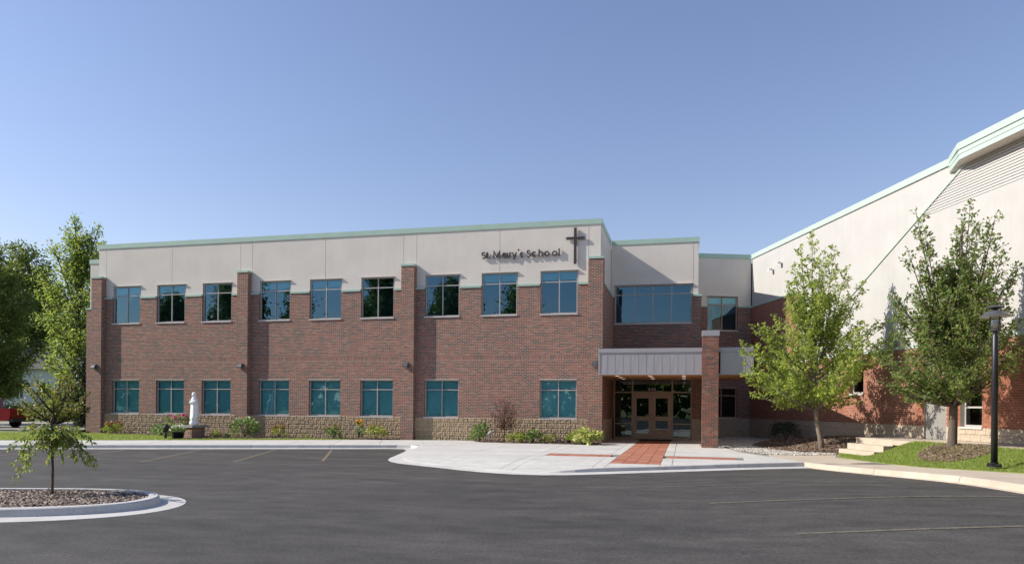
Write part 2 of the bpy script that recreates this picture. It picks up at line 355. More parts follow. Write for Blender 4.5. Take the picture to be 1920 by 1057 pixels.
# ------------------------------------------------------------------ pavements with slabs, kerbs with segments
def slabs(parent, poly, A, us, vs, mat, zf, skip=None, gap=.008, name='slab', thick=.1):
    # poly world; grid lines in rotated frame A (angle): u=dir, v=perp
    ca, sa = math.cos(A), math.sin(A)
    P = [(x*ca+y*sa, -x*sa+y*ca) for x, y in poly]
    for i in range(len(us)-1):
        for j in range(len(vs)-1):
            if skip and skip((us[i]+us[i+1])/2, (vs[j]+vs[j+1])/2): continue
            c = clip(P, -1, 0, -(us[i]+gap)); c = clip(c, 1, 0, us[i+1]-gap) if c else c
            c = clip(c, 0, -1, -(vs[j]+gap)) if c else c; c = clip(c, 0, 1, vs[j+1]-gap) if c else c
            if len(c) < 3: continue
            ar = sum(c[k][0]*c[(k+1) % len(c)][1]-c[(k+1) % len(c)][0]*c[k][1] for k in range(len(c)))/2
            if abs(ar) < .02: continue
            if ar < 0: c = c[::-1]
            w = [(u*ca-v*sa, u*sa+v*ca) for u, v in c]; n = len(w); k0 = random.uniform(-.0015, .0015)
            vt = [(x, y, zf(x, y)+k0-thick) for x, y in w] + [(x, y, zf(x, y)+k0) for x, y in w]
            MB().add(vt, [tuple(range(n-1, -1, -1)), tuple(range(n, 2*n))]+[(k, (k+1) % n, n+(k+1) % n, n+k) for k in range(n)]).build(name, mat, parent)
def base_sheet(name, poly, mat, zf):
    n = len(poly); o = MB().add([(x, y, zf(x, y)) for x, y in poly], [tuple(range(n))]).build(name, mat); return struct(o)
def offset_line(pts, d):
    out = []
    for i, p in enumerate(pts):
        a = Vector(pts[max(i-1, 0)]); b = Vector(pts[min(i+1, len(pts)-1)]); t = (b-a).normalized(); n = Vector((-t.y, t.x)); out.append((p[0]+n.x*d, p[1]+n.y*d))
    return out
def resample(pts, step):
    out = []; pts = [Vector(p) for p in pts]
    for a, b in zip(pts, pts[1:]):
        k = max(1, round((b-a).length/step))
        for i in range(k): out.append(tuple(a+(b-a)*i/k))
    out.append(tuple(pts[-1])); return out
def smoothline(pts, it=2):
    for _ in range(it):
        q = [pts[0]]
        for a, b in zip(pts, pts[1:]): q += [(a[0]*.75+b[0]*.25, a[1]*.75+b[1]*.25), (a[0]*.25+b[0]*.75, a[1]*.25+b[1]*.75)]
        pts = q+[pts[-1]]
    return pts
def kerb(parent, pts, ztop, mat, seg=2.6, gutter=.42, width=.15, zg=None, gutmat=None):
    # pts: kerb front-top line, walking so that the road lies on the right-hand side (negative normal)
    zg = zg or (lambda x, y: hz(x, y)+.006)
    pts = resample(pts, .35); L = 0; chunks = [[pts[0]]]
    for a, b in zip(pts, pts[1:]):
        L += (Vector(b)-Vector(a)).length; chunks[-1].append(b)
        if L > seg: chunks.append([b]); L = 0
    full = pts; idx = 0
    back = offset_line(full, width); out = offset_line(full, -.025); gut = offset_line(full, -gutter)
    for ch in chunks:
        n = len(ch)
        if n < 2: continue
        A, B = idx, idx+n-1; idx = B; vs = []; fs = []
        for i in range(A, B+1):
            e = 0
            if i == A: e = .006
            if i == B: e = -.006
            t = Vector(full[min(i+1, len(full)-1)])-Vector(full[max(i-1, 0)]); t.normalize()
            def P(q, z): return (q[0]+t.x*e, q[1]+t.y*e, z)
            zt = ztop(*full[i]); z0 = zg(*gut[i])
            fb = Vector(full[i]); inn = (fb.x-t.y*.02, fb.y+t.x*.02)
            vs += [P(back[i], zt-.35), P(back[i], zt), P(inn, zt), P(full[i], zt-.015), P(out[i], z0+.012), P(gut[i], z0), P(gut[i], z0-.2)]
        m = 7
        for i in range(n-1):
            for k in range(m-1): fs.append((i*m+k, (i+1)*m+k, (i+1)*m+k+1, i*m+k+1))
        fs += [tuple(range(m)), tuple(range((n-1)*m+m-1, (n-1)*m-1, -1))]
        MB().add(vs, fs).build('kerb_segment', mat, parent)
random.seed(3)
ramp_edge = [(-8.1,19.85), (-7.67,19.2), (-6.85,18.66), (-5.9,18.08), (-4.97,17.45), (-4.04,17.05), (-3.5,16.98)]
def plaza_z(x, y):
    d = min((Vector((x, y))-(Vector(a)+(Vector(b)-Vector(a))*t)).length for a, b in zip(ramp_edge, ramp_edge[1:]) for t in (0, .25, .5, .75, 1))
    return -.105*max(0, 1-d/1.9)
# left walk
lw_front = [(-36.0,14.75), (-23.07,20.06), (-18.24,22.03), (-13.09,24.13), (-10.5,25.18)]
walk = [(-36,14.9), (-10.4,25.3), (-9.7,25.5), (-9.7,29.42), (-13.15,28.39), (-17.41,26.29), (-22.28,23.94), (-25.79,22.42), (-38.5,17.0)]
WA = math.atan2(5.12, 12.6)
base_sheet('pavement_base', walk, M['gap'], lambda x, y: -.03)
pv = struct(link('pavement_left', None))
slabs(pv, walk, WA, [-40+1.7*i for i in range(30)], [10, 28.15, 40], M['conc'], plaza_z)
kerb(pv, lw_front, lambda x, y: 0.002, M['kerb'])
# plaza
plaza = [(-9.7,25.5), (-8.55,21.6), (-8.2,20.1)] + [(x+.1, y+.12) for x, y in ramp_edge] + [(-2.76,17.18), (-1.93,17.72), (-.43,18.7), (1.6,20.34), (3.2,21.4), (2.55,23.4), (1.85,25.1), (1.3,28.9), (1.25,33.75), (-3.28,33.75), (-3.28,29.44), (-9.7,29.44)]
base_sheet('plaza_base', plaza, M['gap'], lambda x, y: plaza_z(x, y)-.03)
pz = struct(link('entrance_plaza', None))
PX = (-1.94, -.62); CY = (21.5, 22.55); CX = (-4.15, 1.7)
def skip(u, v): return (PX[0] < u < PX[1] and 19.1 < v < 33.7) or (CX[0] < u < CX[1] and CY[0] < v < CY[1])
slabs(pz, plaza, 0, [-10.5,-8.6,-6.6,-4.5,CX[0],-2.24,PX[0],PX[1],-.32,CX[1],2.1,4], [14,17.6,19.1,CY[0]-.3,CY[0],CY[1],CY[1]+.3,24.8,27.2,29.5,31.6,33.7,36], M['conc'], plaza_z, skip)
pl_front = smoothline([(-10.5,25.18), (-9.75,25.2), (-9.2,24.2), (-8.6,21.8), (-8.2,20.1), (-7.67,19.2), (-6.85,18.66), (-5.9,18.08), (-4.97,17.45), (-4.04,17.05), (-3.3,16.95), (-2.76,17.08), (-1.93,17.6), (-.43,18.58), (1.6,20.22), (3.22,21.28)], 1)
def pl_top(x, y):
    if x > -2.0: return .003
    if x < -9.4: return .003
    t = sm((x+3.7)/1.7); u = sm((y-22)/3)
    return -.104+.107*max(t, u)
kerb(pz, pl_front, pl_top, M['kerb'], 2.4, .45)
pw = struct(link('brick_walkway', None))
meP = MB().box(-.158,-.158,-.06,.158,.158,0).mesh('paver', M['paver'])
def pv_add(x, y): link('paver', meP, pw, (x, y, -.003+random.uniform(-.002, .002)), random.choice((0, 1, 2, 3))*math.pi/2)
ny = int((33.6-19.1)/.33)
for j in range(ny):
    for i in range(4): pv_add(PX[0]+.165+.33*i, 19.27+.33*j)
for i in range(20):
    for j in range(3):
        x = CX[0]+.165+.33*i
        if x > CX[1]-.1 or PX[0]-.1 < x < PX[1]+.1: continue
        pv_add(x, CY[0]+.19+.335*j)
# right walk (tan) along the church hall
rk = [(3.23,21.28), (4.04,19.16), (4.62,16.92), (5.09,15.27), (5.47,13.57), (6.4,10.6), (8.2,5.0)]
rg = [(4.51,23.76), (5.24,21.64), (5.87,19.36), (6.48,17.59), (6.95,16.2), (8.1,12.7), (10.5,5.0)]
rwalk = [(3.2,21.5)] + [(x+.12, y+.03) for x, y in rk] + rg[::-1] + [(4.9,25.75), (4.72,25.05), (3.57,24.5), (2.62,24.4), (2.6,23.3)]
zwalk = lambda x, y: rise(x, y)-.004
base_sheet('walk_base', rwalk, M['gap'], lambda x, y: rise(x, y)-.03)
rw = struct(link('pavement_right', None))
slabs(rw, rwalk, GRZ, [-40+1.8*i for i in range(50)], [-30, 60], M['tanconc'], zwalk)
kerb(rw, rk[:1]+rk[1:], lambda x, y: rise(x, y)+.003, M['tanconc'], 3.0, .10, .2)

# ------------------------------------------------------------------ particles of leaves, blades, chips
def tri_mesh(name, V, F, mat, tone):
    me = bpy.data.meshes.new(name); nV, nF, k = len(V), len(F), F.shape[1]
    me.vertices.add(nV); me.vertices.foreach_set('co', V.astype(np.float32).ravel())
    me.loops.add(nF*k); me.loops.foreach_set('vertex_index', F.astype(np.int32).ravel())
    me.polygons.add(nF); me.polygons.foreach_set('loop_start', np.arange(0, nF*k, k, dtype=np.int32)); me.polygons.foreach_set('loop_total', np.full(nF, k, dtype=np.int32))
    me.update(calc_edges=True)
    a = me.attributes.new('tone', 'FLOAT', 'FACE'); a.data.foreach_set('value', tone.astype(np.float32)); me.materials.append(mat); me.validate(); return me
def norm(a): return a/np.maximum(1e-9, np.linalg.norm(a, axis=1, keepdims=True))
def leaves(name, pos, mat, size, rng, aspect=.55, droop=.2, upbias=.35, outdir=None, parent=None, tonebias=0, loc=(0, 0, 0)):
    n = len(pos); d = rng.normal(size=(n, 3))
    if outdir is not None: d = d*.7+outdir
    d[:, 2] -= droop; d = norm(d)
    nr = rng.normal(size=(n, 3)); nr[:, 2] += upbias*2; nr = nr-(nr*d).sum(1, keepdims=True)*d; nr = norm(nr); s = np.cross(d, nr)
    L = (size*rng.uniform(.65, 1.3, n))[:, None]; W = L*aspect
    b = pos; tip = pos+d*L-nr*L*.12; l = pos+d*L*.45-s*W*.5+nr*L*.07; r = pos+d*L*.45+s*W*.5+nr*L*.07
    V = np.stack([b, r, tip, l], 1).reshape(-1, 3); i = np.arange(n)*4
    F = np.stack([np.stack([i, i+1, i+2], 1), np.stack([i, i+2, i+3], 1)], 1).reshape(-1, 3)
    tone = np.clip(np.repeat(rng.normal(.5+tonebias, .24, n), 2), 0, 1)
    return link(name, tri_mesh(name, V, F, mat, tone), parent, loc)
def bez(a, c, b, t): return a*(1-t)**2+c*2*t*(1-t)+b*t*t
def make_tree(name, label, cat, loc, trunk, leaders, mats, rng, twig=(.55, .9), ntw=22, nleaf=26, lsize=.085, start=.22, group=None, aspect=.55, droop=.25, weep=0, spread=.07, twr=.006, tbias=0, elev=(.1, .8)):
    root = thing(name, label, cat, loc, 0, group); leafm, barkm = mats
    MB().tube([p for p, r in trunk], [r for p, r in trunk], 12).build('trunk', barkm, root, smooth=True)
    br = MB(); LP = []; LD = []
    for (a, b, r0, bow) in leaders:
        a = np.array(a, float); b = np.array(b, float); c = (a+b)/2+np.array(bow, float); Ln = np.linalg.norm(b-a)
        pts = [bez(a, c, b, t) for t in np.linspace(0, 1, 7)]
        br.tube(pts, [r0*(1-.85*t) for t in np.linspace(0, 1, 7)], 6, False)
        k = max(5, int(ntw*Ln/2.2))
        for t in np.linspace(start, 1, k):
            p = bez(a, c, b, min(1, t+rng.uniform(-.02, .02))); dr = norm((bez(a, c, b, min(1, t+.02))-bez(a, c, b, t-.02))[None])[0]
            az = rng.uniform(0, 2*math.pi); el = rng.uniform(*elev)
            q = np.array([math.cos(az)*math.cos(el), math.sin(az)*math.cos(el), math.sin(el)])*.8+dr*.5; q /= np.linalg.norm(q)
            l = rng.uniform(*twig)*(1.08-t)**.55*min(1, Ln/1.8+.35)
            if t > .97: q = dr; l = max(l, .25*twig[0])
            tp = [p, p+q*l*.5+np.array([0, 0, -weep*l*.25]), p+q*l+np.array([0, 0, -weep*l-.04*l])]
            br.tube(tp, [twr*1.3, twr, twr*.5], 3, False)
            m = max(5, int(nleaf*(l/.6)**.9))
            tt = rng.uniform(.18, 1.02, m)**.8
            pp = np.array([bez(tp[0], tp[1]*2-(tp[0]+tp[2])/2, tp[2], x) for x in tt])+rng.normal(size=(m, 3))*spread*(.5+l*.8)
            LP.append(pp); LD.append(np.repeat(q[None]*.6, m, 0))
    br.build('branches', barkm, root, smooth=True)
    leaves('crown', np.concatenate(LP), leafm, lsize, rng, aspect, droop, .4, np.concatenate(LD), root, tbias)
    return root
def env_leaders(rng, n, prof, zf, tr, r0=.035, zmin=0, lift=.5, fill=(.72, 1.0)):
    # limbs from a trunk line to points on an uneven envelope: prof = [(z, radius)], tr(z) = trunk xy
    out = []; zs = [p[0] for p in prof]; rs = [p[1] for p in prof]
    for i in range(n):
        z = zs[0]+(zs[-1]-zs[0])*((i+rng.uniform(0, 1))/n)**1.0; az = i*2.39996+rng.uniform(-.4, .4)
        r = np.interp(z, zs, rs)*rng.uniform(*fill)
        z0 = max(zf, z-(.55+r*.75)*rng.uniform(.7, 1.1)); x0, y0 = tr(z0)
        xt, yt = tr(z)
        a = (x0, y0, z0); b = (xt+r*math.cos(az), yt+r*math.sin(az), z)
        out.append((a, b, r0*(.5+.5*r/max(rs)), (0, 0, -lift*r*.18)))
    return out
def blades(name, label, poly_fn, n, zf, h, rng, seedw=.007):
    pts = poly_fn(n, rng); n = len(pts); z = np.array([zf(x, y) for x, y in pts]); b = np.column_stack([pts, z])
    az = rng.uniform(0, 6.283, n); w = np.column_stack([np.cos(az), np.sin(az), np.zeros(n)])*seedw
    hh = h*rng.uniform(.5, 1.2, n); tip = b+np.column_stack([rng.normal(0, .35, n)*hh, rng.normal(0, .35, n)*hh, hh])
    V = np.stack([b-w, b+w, tip], 1).reshape(-1, 3); F = np.arange(3*n).reshape(-1, 3)
    o = link(name, tri_mesh(name, V, F, M['blade'], np.clip(rng.normal(.5, .22, n), 0, 1))); return tag(o, label, 'grass', None, 'stuff')
def poly_pts(poly):
    P = np.array(poly); x0, y0 = P.min(0); x1, y1 = P.max(0)
    def inside(p):
        c = np.zeros(len(p), bool)
        for (ax, ay), (bx, by) in zip(poly, poly[1:]+poly[:1]):
            m = ((ay > p[:, 1]) != (by > p[:, 1])) & (p[:, 0] < (bx-ax)*(p[:, 1]-ay)/((by-ay) or 1e-9)+ax); c ^= m
        return c
    def f(n, rng):
        k = n*4; q = np.column_stack([rng.uniform(x0, x1, k), rng.uniform(y0, y1, k)]); q = q[inside(q)]; return q[:n]
    return f
def chips(name, label, cat, polyf, n, zf, size, mat, rng, parent=None, stone=False):
    pts = polyf(n, rng); n = len(pts); z = np.array([zf(x, y) for x, y in pts])
    if stone:
        base = np.array([[1,0,0],[0,1,0],[-1,0,0],[0,-1,0],[0,0,1],[0,0,-1]], float); T = np.array([[0,1,4],[1,2,4],[2,3,4],[3,0,4],[1,0,5],[2,1,5],[3,2,5],[0,3,5]])
        S = size*rng.uniform(.6, 1.4, (n, 1, 3))*np.array([1, 1, .6]); V = base[None]*S
    else:
        base = np.array([[-1,-.4,-.15],[1,-.4,-.15],[1,.4,-.15],[-1,.4,-.15],[-.9,-.3,.15],[.9,-.4,.15],[1,.3,.15],[-1,.4,.15]], float)
        T = np.array([[4,5,6],[4,6,7],[0,1,5],[0,5,4],[1,2,6],[1,6,5],[2,3,7],[2,7,6],[3,0,4],[3,4,7]])
        S = size*rng.uniform(.45, 1.35, (n, 1, 3)); V = base[None]*S
    a = rng.uniform(0, 6.283, n); ca, sa = np.cos(a), np.sin(a); ti = rng.normal(0, .35, n)
    x = V[:, :, 0]*ca[:, None]-V[:, :, 1]*sa[:, None]; y = V[:, :, 0]*sa[:, None]+V[:, :, 1]*ca[:, None]; zz = V[:, :, 2]+V[:, :, 0]*ti[:, None]
    V = np.stack([x+pts[:, 0:1], y+pts[:, 1:2], zz+z[:, None]+size*.15], 2); m = V.shape[1]
    F = (T[None]+(np.arange(n)*m)[:, None, None]).reshape(-1, 3); tone = np.clip(np.repeat(rng.normal(.5, .27, n), len(T)), 0, 1)
    o = link(name, tri_mesh(name, V.reshape(-1, 3), F, mat, tone), parent); return tag(o, label, cat, None, 'stuff')

# ------------------------------------------------------------------ windows
def make_window(parent, loc, rz, w, h, cols, bars, fw=.05, fmat='frame', gmat='glass', sill=True, blind='full', recess=.1, head=True, sillmat='sill', cache={}):
    key = (w, h, cols, tuple(bars), fw, fmat, gmat, sill, blind, recess, head)
    if key not in cache:
        y = recess; d = .07; b = MB()
        b.box(0, y, 0, fw, y+d, h).box(w-fw, y, 0, w, y+d, h).box(fw, y, 0, w-fw, y+d, fw).box(fw, y, h-fw, w-fw, y+d, h)
        us = [fw+(w-2*fw)*i/cols for i in range(cols+1)]; zs = [fw]+[h*q for q in bars]+[h-fw]; mw = fw*.42
        for u in us[1:-1]: b.box(u-mw, y+.004, fw, u+mw, y+d-.004, h-fw)
        for z in zs[1:-1]:
            for i in range(cols):
                b.box(us[i]+(mw if i else 0), y+.004, z-mw, us[i+1]-(mw if i < cols-1 else 0), y+d-.004, z+mw)
        parts = []
        for i in range(cols):
            for j in range(len(zs)-1):
                u0 = us[i]+(mw if i else 0); u1 = us[i+1]-(mw if i < cols-1 else 0); z0 = zs[j]+(mw if j else 0); z1 = zs[j+1]-(mw if j < len(zs)-2 else 0)
                q = (u0-.004, y+.03, z0-.004, u1+.004, y+.03, z1+.004)
                parts.append(('pane', MB().add([(q[0],q[1],q[2]),(q[3],q[1],q[2]),(q[3],q[1],q[5]),(q[0],q[1],q[5])], [(0,1,2,3)]).mesh('pane', M[gmat])))
        if sill: parts.append(('sill', MB().box(-.025, -.035, -.055, w+.025, y+d, -.001).mesh('sill', M[sillmat])))
        if head: parts.append(('head_flashing', MB().box(-.02, -.012, h+.001, w+.02, y+d, h+.028).mesh('head_flashing', M[sillmat])))
        if blind == 'full': parts.append(('blind', MB().box(fw*.5, y+.13, fw*.5, w-fw*.5, y+.135, h-fw*.5).mesh('blind', M['blind'])))
        if blind == 'top': parts.append(('blind', MB().box(fw*.5, y+.13, h*.80, w-fw*.5, y+.135, h-fw*.5).mesh('blind', M['blind'])))
        cache[key] = (b.mesh('window', M[fmat]), parts)
    me, parts = cache[key]
    o = link('window', me, parent, loc, rz)
    for n_, m_ in parts: link(n_, m_, o)
    return o

# ------------------------------------------------------------------ the school
YW, YP, YR = 29.68, 29.45, 33.8
ZB, ZT, ZS, ZC = .97, 6.65, 9.05, 9.27
PIERS = [(-28.38,-27.79), (-20.27,-19.71), (-12.13,-11.53), (-3.9,-3.3)]
WX = [-27.34,-24.83,-22.30,-19.25,-16.68,-14.14,-11.10,-8.53,-5.95]; WW = 1.56
UP = (5.37, 7.17); LO = (.985, 2.60)
school = thing('school_building', 'two storey red brick school with grey stucco top and mint green roof edge', 'building')
ops = [(x, x+WW, *UP) for x in WX] + [(x, x+WW, *LO) for i, x in enumerate(WX) if i != 7]
x0, x1 = PIERS[0][1]-.02, PIERS[3][0]+.02
MB().panel(x0, x1, ZB, 3.41, ops, YW, .3).build('brick_wall', M['brick'], school)
MB().panel(x0, x1, 3.63, ZT-.09, ops, YW, .3).build('brick_wall', M['brick'], school)
MB().box(x0, YW+.004, 3.41, x1, YW+.3, 3.63).build('soldier_course', M['soldier'], school)
for a, b in PIERS:
    MB().box(a, YP, -.1, b, YW+.28, 7.565).build('pier', M['brick'], school)
    MB().box(a-.025, YP-.025, 7.567, b+.025, YW+.2, 7.655).build('pier_cap', M['green'], school)
# mint trim on top of the brick, broken by windows and piers
cuts = sorted([(x-.03, x+WW+.03) for x in WX]+PIERS); e = x0
for a, b in cuts:
    if a-e > .08 and e < x1: MB().box(e, YW-.03, ZT-.088, min(a, x1)-.003, YW+.12, ZT).build('trim', M['green'], school)
    e = max(e, b+.003)
# stucco panels with open joints between them
joints = [-28.22,-27.77,-24.02,-20.29,-19.68,-15.93,-12.14,-11.53,-7.75,-3.94,-3.43]
sop = [(x-.02, x+WW+.02, 5, UP[1]+.028) for x in WX]
for a, b in zip(joints, joints[1:]):
    MB().panel(a+.008, b-.008, ZT+.002, ZS, [o for o in sop if o[0] < b and o[1] > a], YW+.06, .2).build('stucco_panel', M['stucco'], school)
MB().box(-28.19, YW+.085, 7.3, -3.46, YW+.1, ZS-.02).build('joint_backing', M['joint'], school)
MB().box(-28.25, YW+.03, ZS, -3.40, YW+.45, ZC).build('coping', M['green'], school)
# return towards the entrance
MB().box(-3.62, YW+.1, ZB, -3.302, YR+.05, ZT-.09).build('return_wall', M['brick'], school)
MB().box(-3.62, YW+.1, ZT-.088, -3.28, YR+.05, ZT).build('trim', M['green'], school)
MB().box(-3.62, YW+.262, ZT+.002, -3.43, YR+.1, ZS).build('stucco_panel', M['stucco'], school)
MB().box(-3.75, YW+.452, ZS, -3.40, YR+.028, ZC).build('coping', M['green'], school)
# recessed entrance wall
EW = (-3.24, .27); eops = [(EW[0], EW[1], 5.37, 7.15), (-3.25, .30, 0, 2.80)]
MB().panel(-3.3, .68, ZB, ZT-.09, eops, YR, .3).build('brick_wall', M['brick'], school)
MB().box(.38, YR+.31, -.1, .675, 40, ZT-.09).build('brick_wall', M['brick'], school)
MB().box(EW[1]+.03, YR-.03, ZT-.088, .71, YR+.2, ZT).build('trim', M['green'], school)
MB().box(.45, YR+.202, ZT-.088, .71, 40, ZT).build('trim', M['green'], school)
for a, b in ((-3.42, .32), (.32, .55)):
    MB().panel(a+.006, b-.006, ZT+.002, ZS, [(EW[0]-.02, EW[1]+.02, 5, 7.18)], YR+.06, .2).build('stucco_panel', M['stucco'], school)
MB().box(.3, YR+.27, ZT+.002, .545, 40, ZS).build('stucco_panel', M['stucco'], school)
MB().box(-3.39, YR+.03, ZS, .58, YR+.4, ZC).build('coping', M['green'], school)
MB().box(.25, YR+.403, ZS, .58, 39, ZC).build('coping', M['green'], school)
make_window(school, (EW[0], YR, 5.37), 0, EW[1]-EW[0], 1.78, 4, [.755], .06, 'frame', 'glass', True, None)
# set-back wing at the left end
MB().box(-32.16, 33.05, -.1, -28.0, 33.35, ZT-.05).build('brick_wall', M['brick'], school)
MB().box(-32.2, 33.02, ZT-.048, -28.0, 33.3, ZT+.04).build('trim', M['green'], school)
MB().box(-31.98, 33.11, ZT+.042, -28.0, 33.4, 9.12).build('stucco_panel', M['stucco'], school)
MB().box(-32.02, 33.08, 9.122, -28.0, 33.5, 9.36).build('coping', M['green'], school)
# solid cores behind the faces, added to stop light, near-black as room shade; roof
MB().box(-28.15, 30.3, -.1, -3.64, 44, 9.0).build('light_stop_core', M['dark'], school)
MB().box(-3.62, 34.5, -.1, .37, 44, 9.0).build('light_stop_core', M['dark'], school)
MB().box(-31.9, 33.5, -.1, -28.16, 44, 9.0).build('light_stop_core', M['dark'], school)
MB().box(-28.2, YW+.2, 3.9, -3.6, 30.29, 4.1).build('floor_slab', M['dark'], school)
for i, x in enumerate(WX):
    make_window(school, (x, YW, UP[0]), 0, WW, UP[1]-UP[0], 2, [.745], blind='top' if i in (0, 1, 3, 4, 7, 8) else None)
    if i != 7: make_window(school, (x, YW, LO[0]), 0, WW, LO[1]-LO[0], 2, [.735])
# split-face block plinth, block by block
def split_mesh(w, h, rng):
    nx, nz = max(4, round(w/.03)), 7; vs = []; fs = []
    D = rng.uniform(0, 1, (nz+1, nx+1)); D = (D+np.roll(D, 1, 0)+np.roll(D, 1, 1))/3*.7 + rng.uniform(0, .38, (nz+1, nx+1))
    for j in range(nz+1):
        for i in range(nx+1):
            ed = i in (0, nx) or j in (0, nz)
            u = min(max(i, .22), nx-.22) if not ed else i
            vs.append((w*i/nx + (0 if ed else rng.uniform(-.008, .008)), (-.02+rng.uniform(-.003, .003) if ed else -.016-.045*D[j, i]), h*j/nz))
    for j in range(nz):
        for i in range(nx): a = j*(nx+1)+i; fs.append((a, a+1, a+nx+2, a+nx+1))
    b = MB().add(vs, fs); b.box(0, -.0115, 0, w, .05, h); return b
rng = np.random.default_rng(5)
BW, BH = .4064, .2032
full = [split_mesh(BW-.004, BH-.003, rng).mesh('block', M['split']) for _ in range(10)]
half = [split_mesh(BW/2-.004, BH-.003, rng).mesh('block', M['split']) for _ in range(4)]
for k in range(3):
    a, b = PIERS[k][1], PIERS[k+1][0]
    MB().box(a-.01, YW-.004, -.1, b+.01, YW+.3, ZB-.004).build('block_backing', M['joint'], school)
    for j in range(5):
        z = ZB-BH*(j+1); x = a+.004; first = j % 2
        while x < b-.06:
            if first: w_, ms = BW/2, half; first = 0
            else: w_, ms = BW, full
            if x+w_ > b:
                w_ = b-x; m_ = split_mesh(max(.05, w_-.004), BH-.003, rng).mesh('block', M['split'])
            else: m_ = ms[int(rng.integers(len(ms)))]
            link('block', m_, school, (x, YW+.01, z+.002)); x += w_
def flat_blocks(parent, u0, u1, z0, z1, y, mat, rz=0, org=(0, 0, 0), cache={}):
    j = 0; z = z1
    while z > z0+.02:
        zb = max(z0-.05, z-BH); u = u0-(BW/2 if j % 2 else 0)
        while u < u1-.01:
            a, b = max(u, u0), min(u+BW, u1)
            if b-a > .03:
                key = (round(b-a, 3), round(z-zb, 3), mat)
                if key not in cache:
                    w, h = b-a-.008, z-zb-.008; e_ = .004
                    cache[key] = MB().add([(0,e_,0),(w,e_,0),(w,e_,h),(0,e_,h),(e_,0,e_),(w-e_,0,e_),(w-e_,0,h-e_),(e_,0,h-e_),(0,.06,0),(w,.06,0),(w,.06,h),(0,.06,h)],
                        [(4,5,6,7),(0,1,5,4),(1,2,6,5),(2,3,7,6),(3,0,4,7),(8,9,1,0),(9,10,2,1),(10,11,3,2),(11,8,0,3)]).mesh('block', M[mat])
                p = Matrix.Rotation(rz, 4, 'Z') @ Vector((a+.004, y, zb+.004)) + Vector(org)
                link('block', cache[key], parent, p, rz)
            u += BW
        z -= BH; j += 1
MB().box(-3.6, YW+.1, -.1, -3.32, YR+.05, ZB-.004).build('block_backing', M['joint'], school)
flat_blocks(school, YW+.01, YR, 0, ZB, 3.302, 'cmu', R(90))
MB().box(.305, YR+.02, -.1, .67, YR+.3, ZB-.004).build('block_backing', M['joint'], school)
flat_blocks(school, .305, .68, 0, ZB, YR, 'cmu')
# glazed entrance
ent = MB(); ex0, ex1, f = -3.25, .30, .055; y0, y1 = YR+.06, YR+.17
vx = [-2.385, -.575]
ent.box(ex0, y0, 0, ex0+f, y1, 2.8).box(ex1-f, y0, 0, ex1, y1, 2.8).box(ex0+f, y0, 2.745, ex1-f, y1, 2.8)
for v in vx: ent.box(v-.035, y0-.004, 0, v+.035, y1+.004, 2.745)
for a, b in ((ex0+f, vx[0]-.035), (vx[1]+.035, ex1-f)):
    ent.box(a, y0+.002, 2.15, b, y1-.002, 2.205).box(a, y0+.002, .70, b, y1-.002, .745).box(a, y0+.002, .0, b, y1-.002, .10)
ent.box(vx[0]+.035, y0+.002, 2.14, vx[1]-.035, y1-.002, 2.22)
en = ent.build('entrance_frame', M['bronze'], school)
def pane(par, a, b, c, d, y, m='dglass'): MB().add([(a,y,c),(b,y,c),(b,y,d),(a,y,d)], [(0,1,2,3)]).build('pane', M[m], par)
for a, b in ((ex0+f, vx[0]-.035), (vx[1]+.035, ex1-f)):
    pane(en, a, b, 2.205, 2.745, y0+.05); pane(en, a, b, .745, 2.15, y0+.05); pane(en, a, b, .10, .70, y0+.05)
pane(en, vx[0]+.035, vx[1]-.035, 2.22, 2.745, y0+.05)
mid = (vx[0]+vx[1])/2
for sgn, a, b in ((1, vx[0]+.04, mid-.004), (-1, mid+.004, vx[1]-.04)):
    st = .155
    d = MB().box(a, y0+.02, .012, a+st, y0+.066, 2.135).box(b-st, y0+.02, .012, b, y0+.066, 2.135)
    d.box(a+st, y0+.021, .012, b-st, y0+.065, .28).box(a+st, y0+.021, .86, b-st, y0+.065, 1.06).box(a+st, y0+.021, 1.90, b-st, y0+.065, 2.135)
    dd = d.build('door', M['bronze'], school)
    pane(dd, a+st, b-st, .28, .86, y0+.045); pane(dd, a+st, b-st, 1.06, 1.90, y0+.045)
    hx = b-.075 if sgn > 0 else a+.075
    MB().tube([(hx, y0+.02, .88), (hx, y0-.035, .92), (hx, y0-.035, 1.12), (hx, y0+.02, 1.16)], .013, 8).build('handle', M['brass'], dd)
# lobby: back wall and floor seen through the doors
MB().box(-3.25, YR+.32, -.05, .3, YR+.68, .0).build('lobby_floor', M['dark'], school)
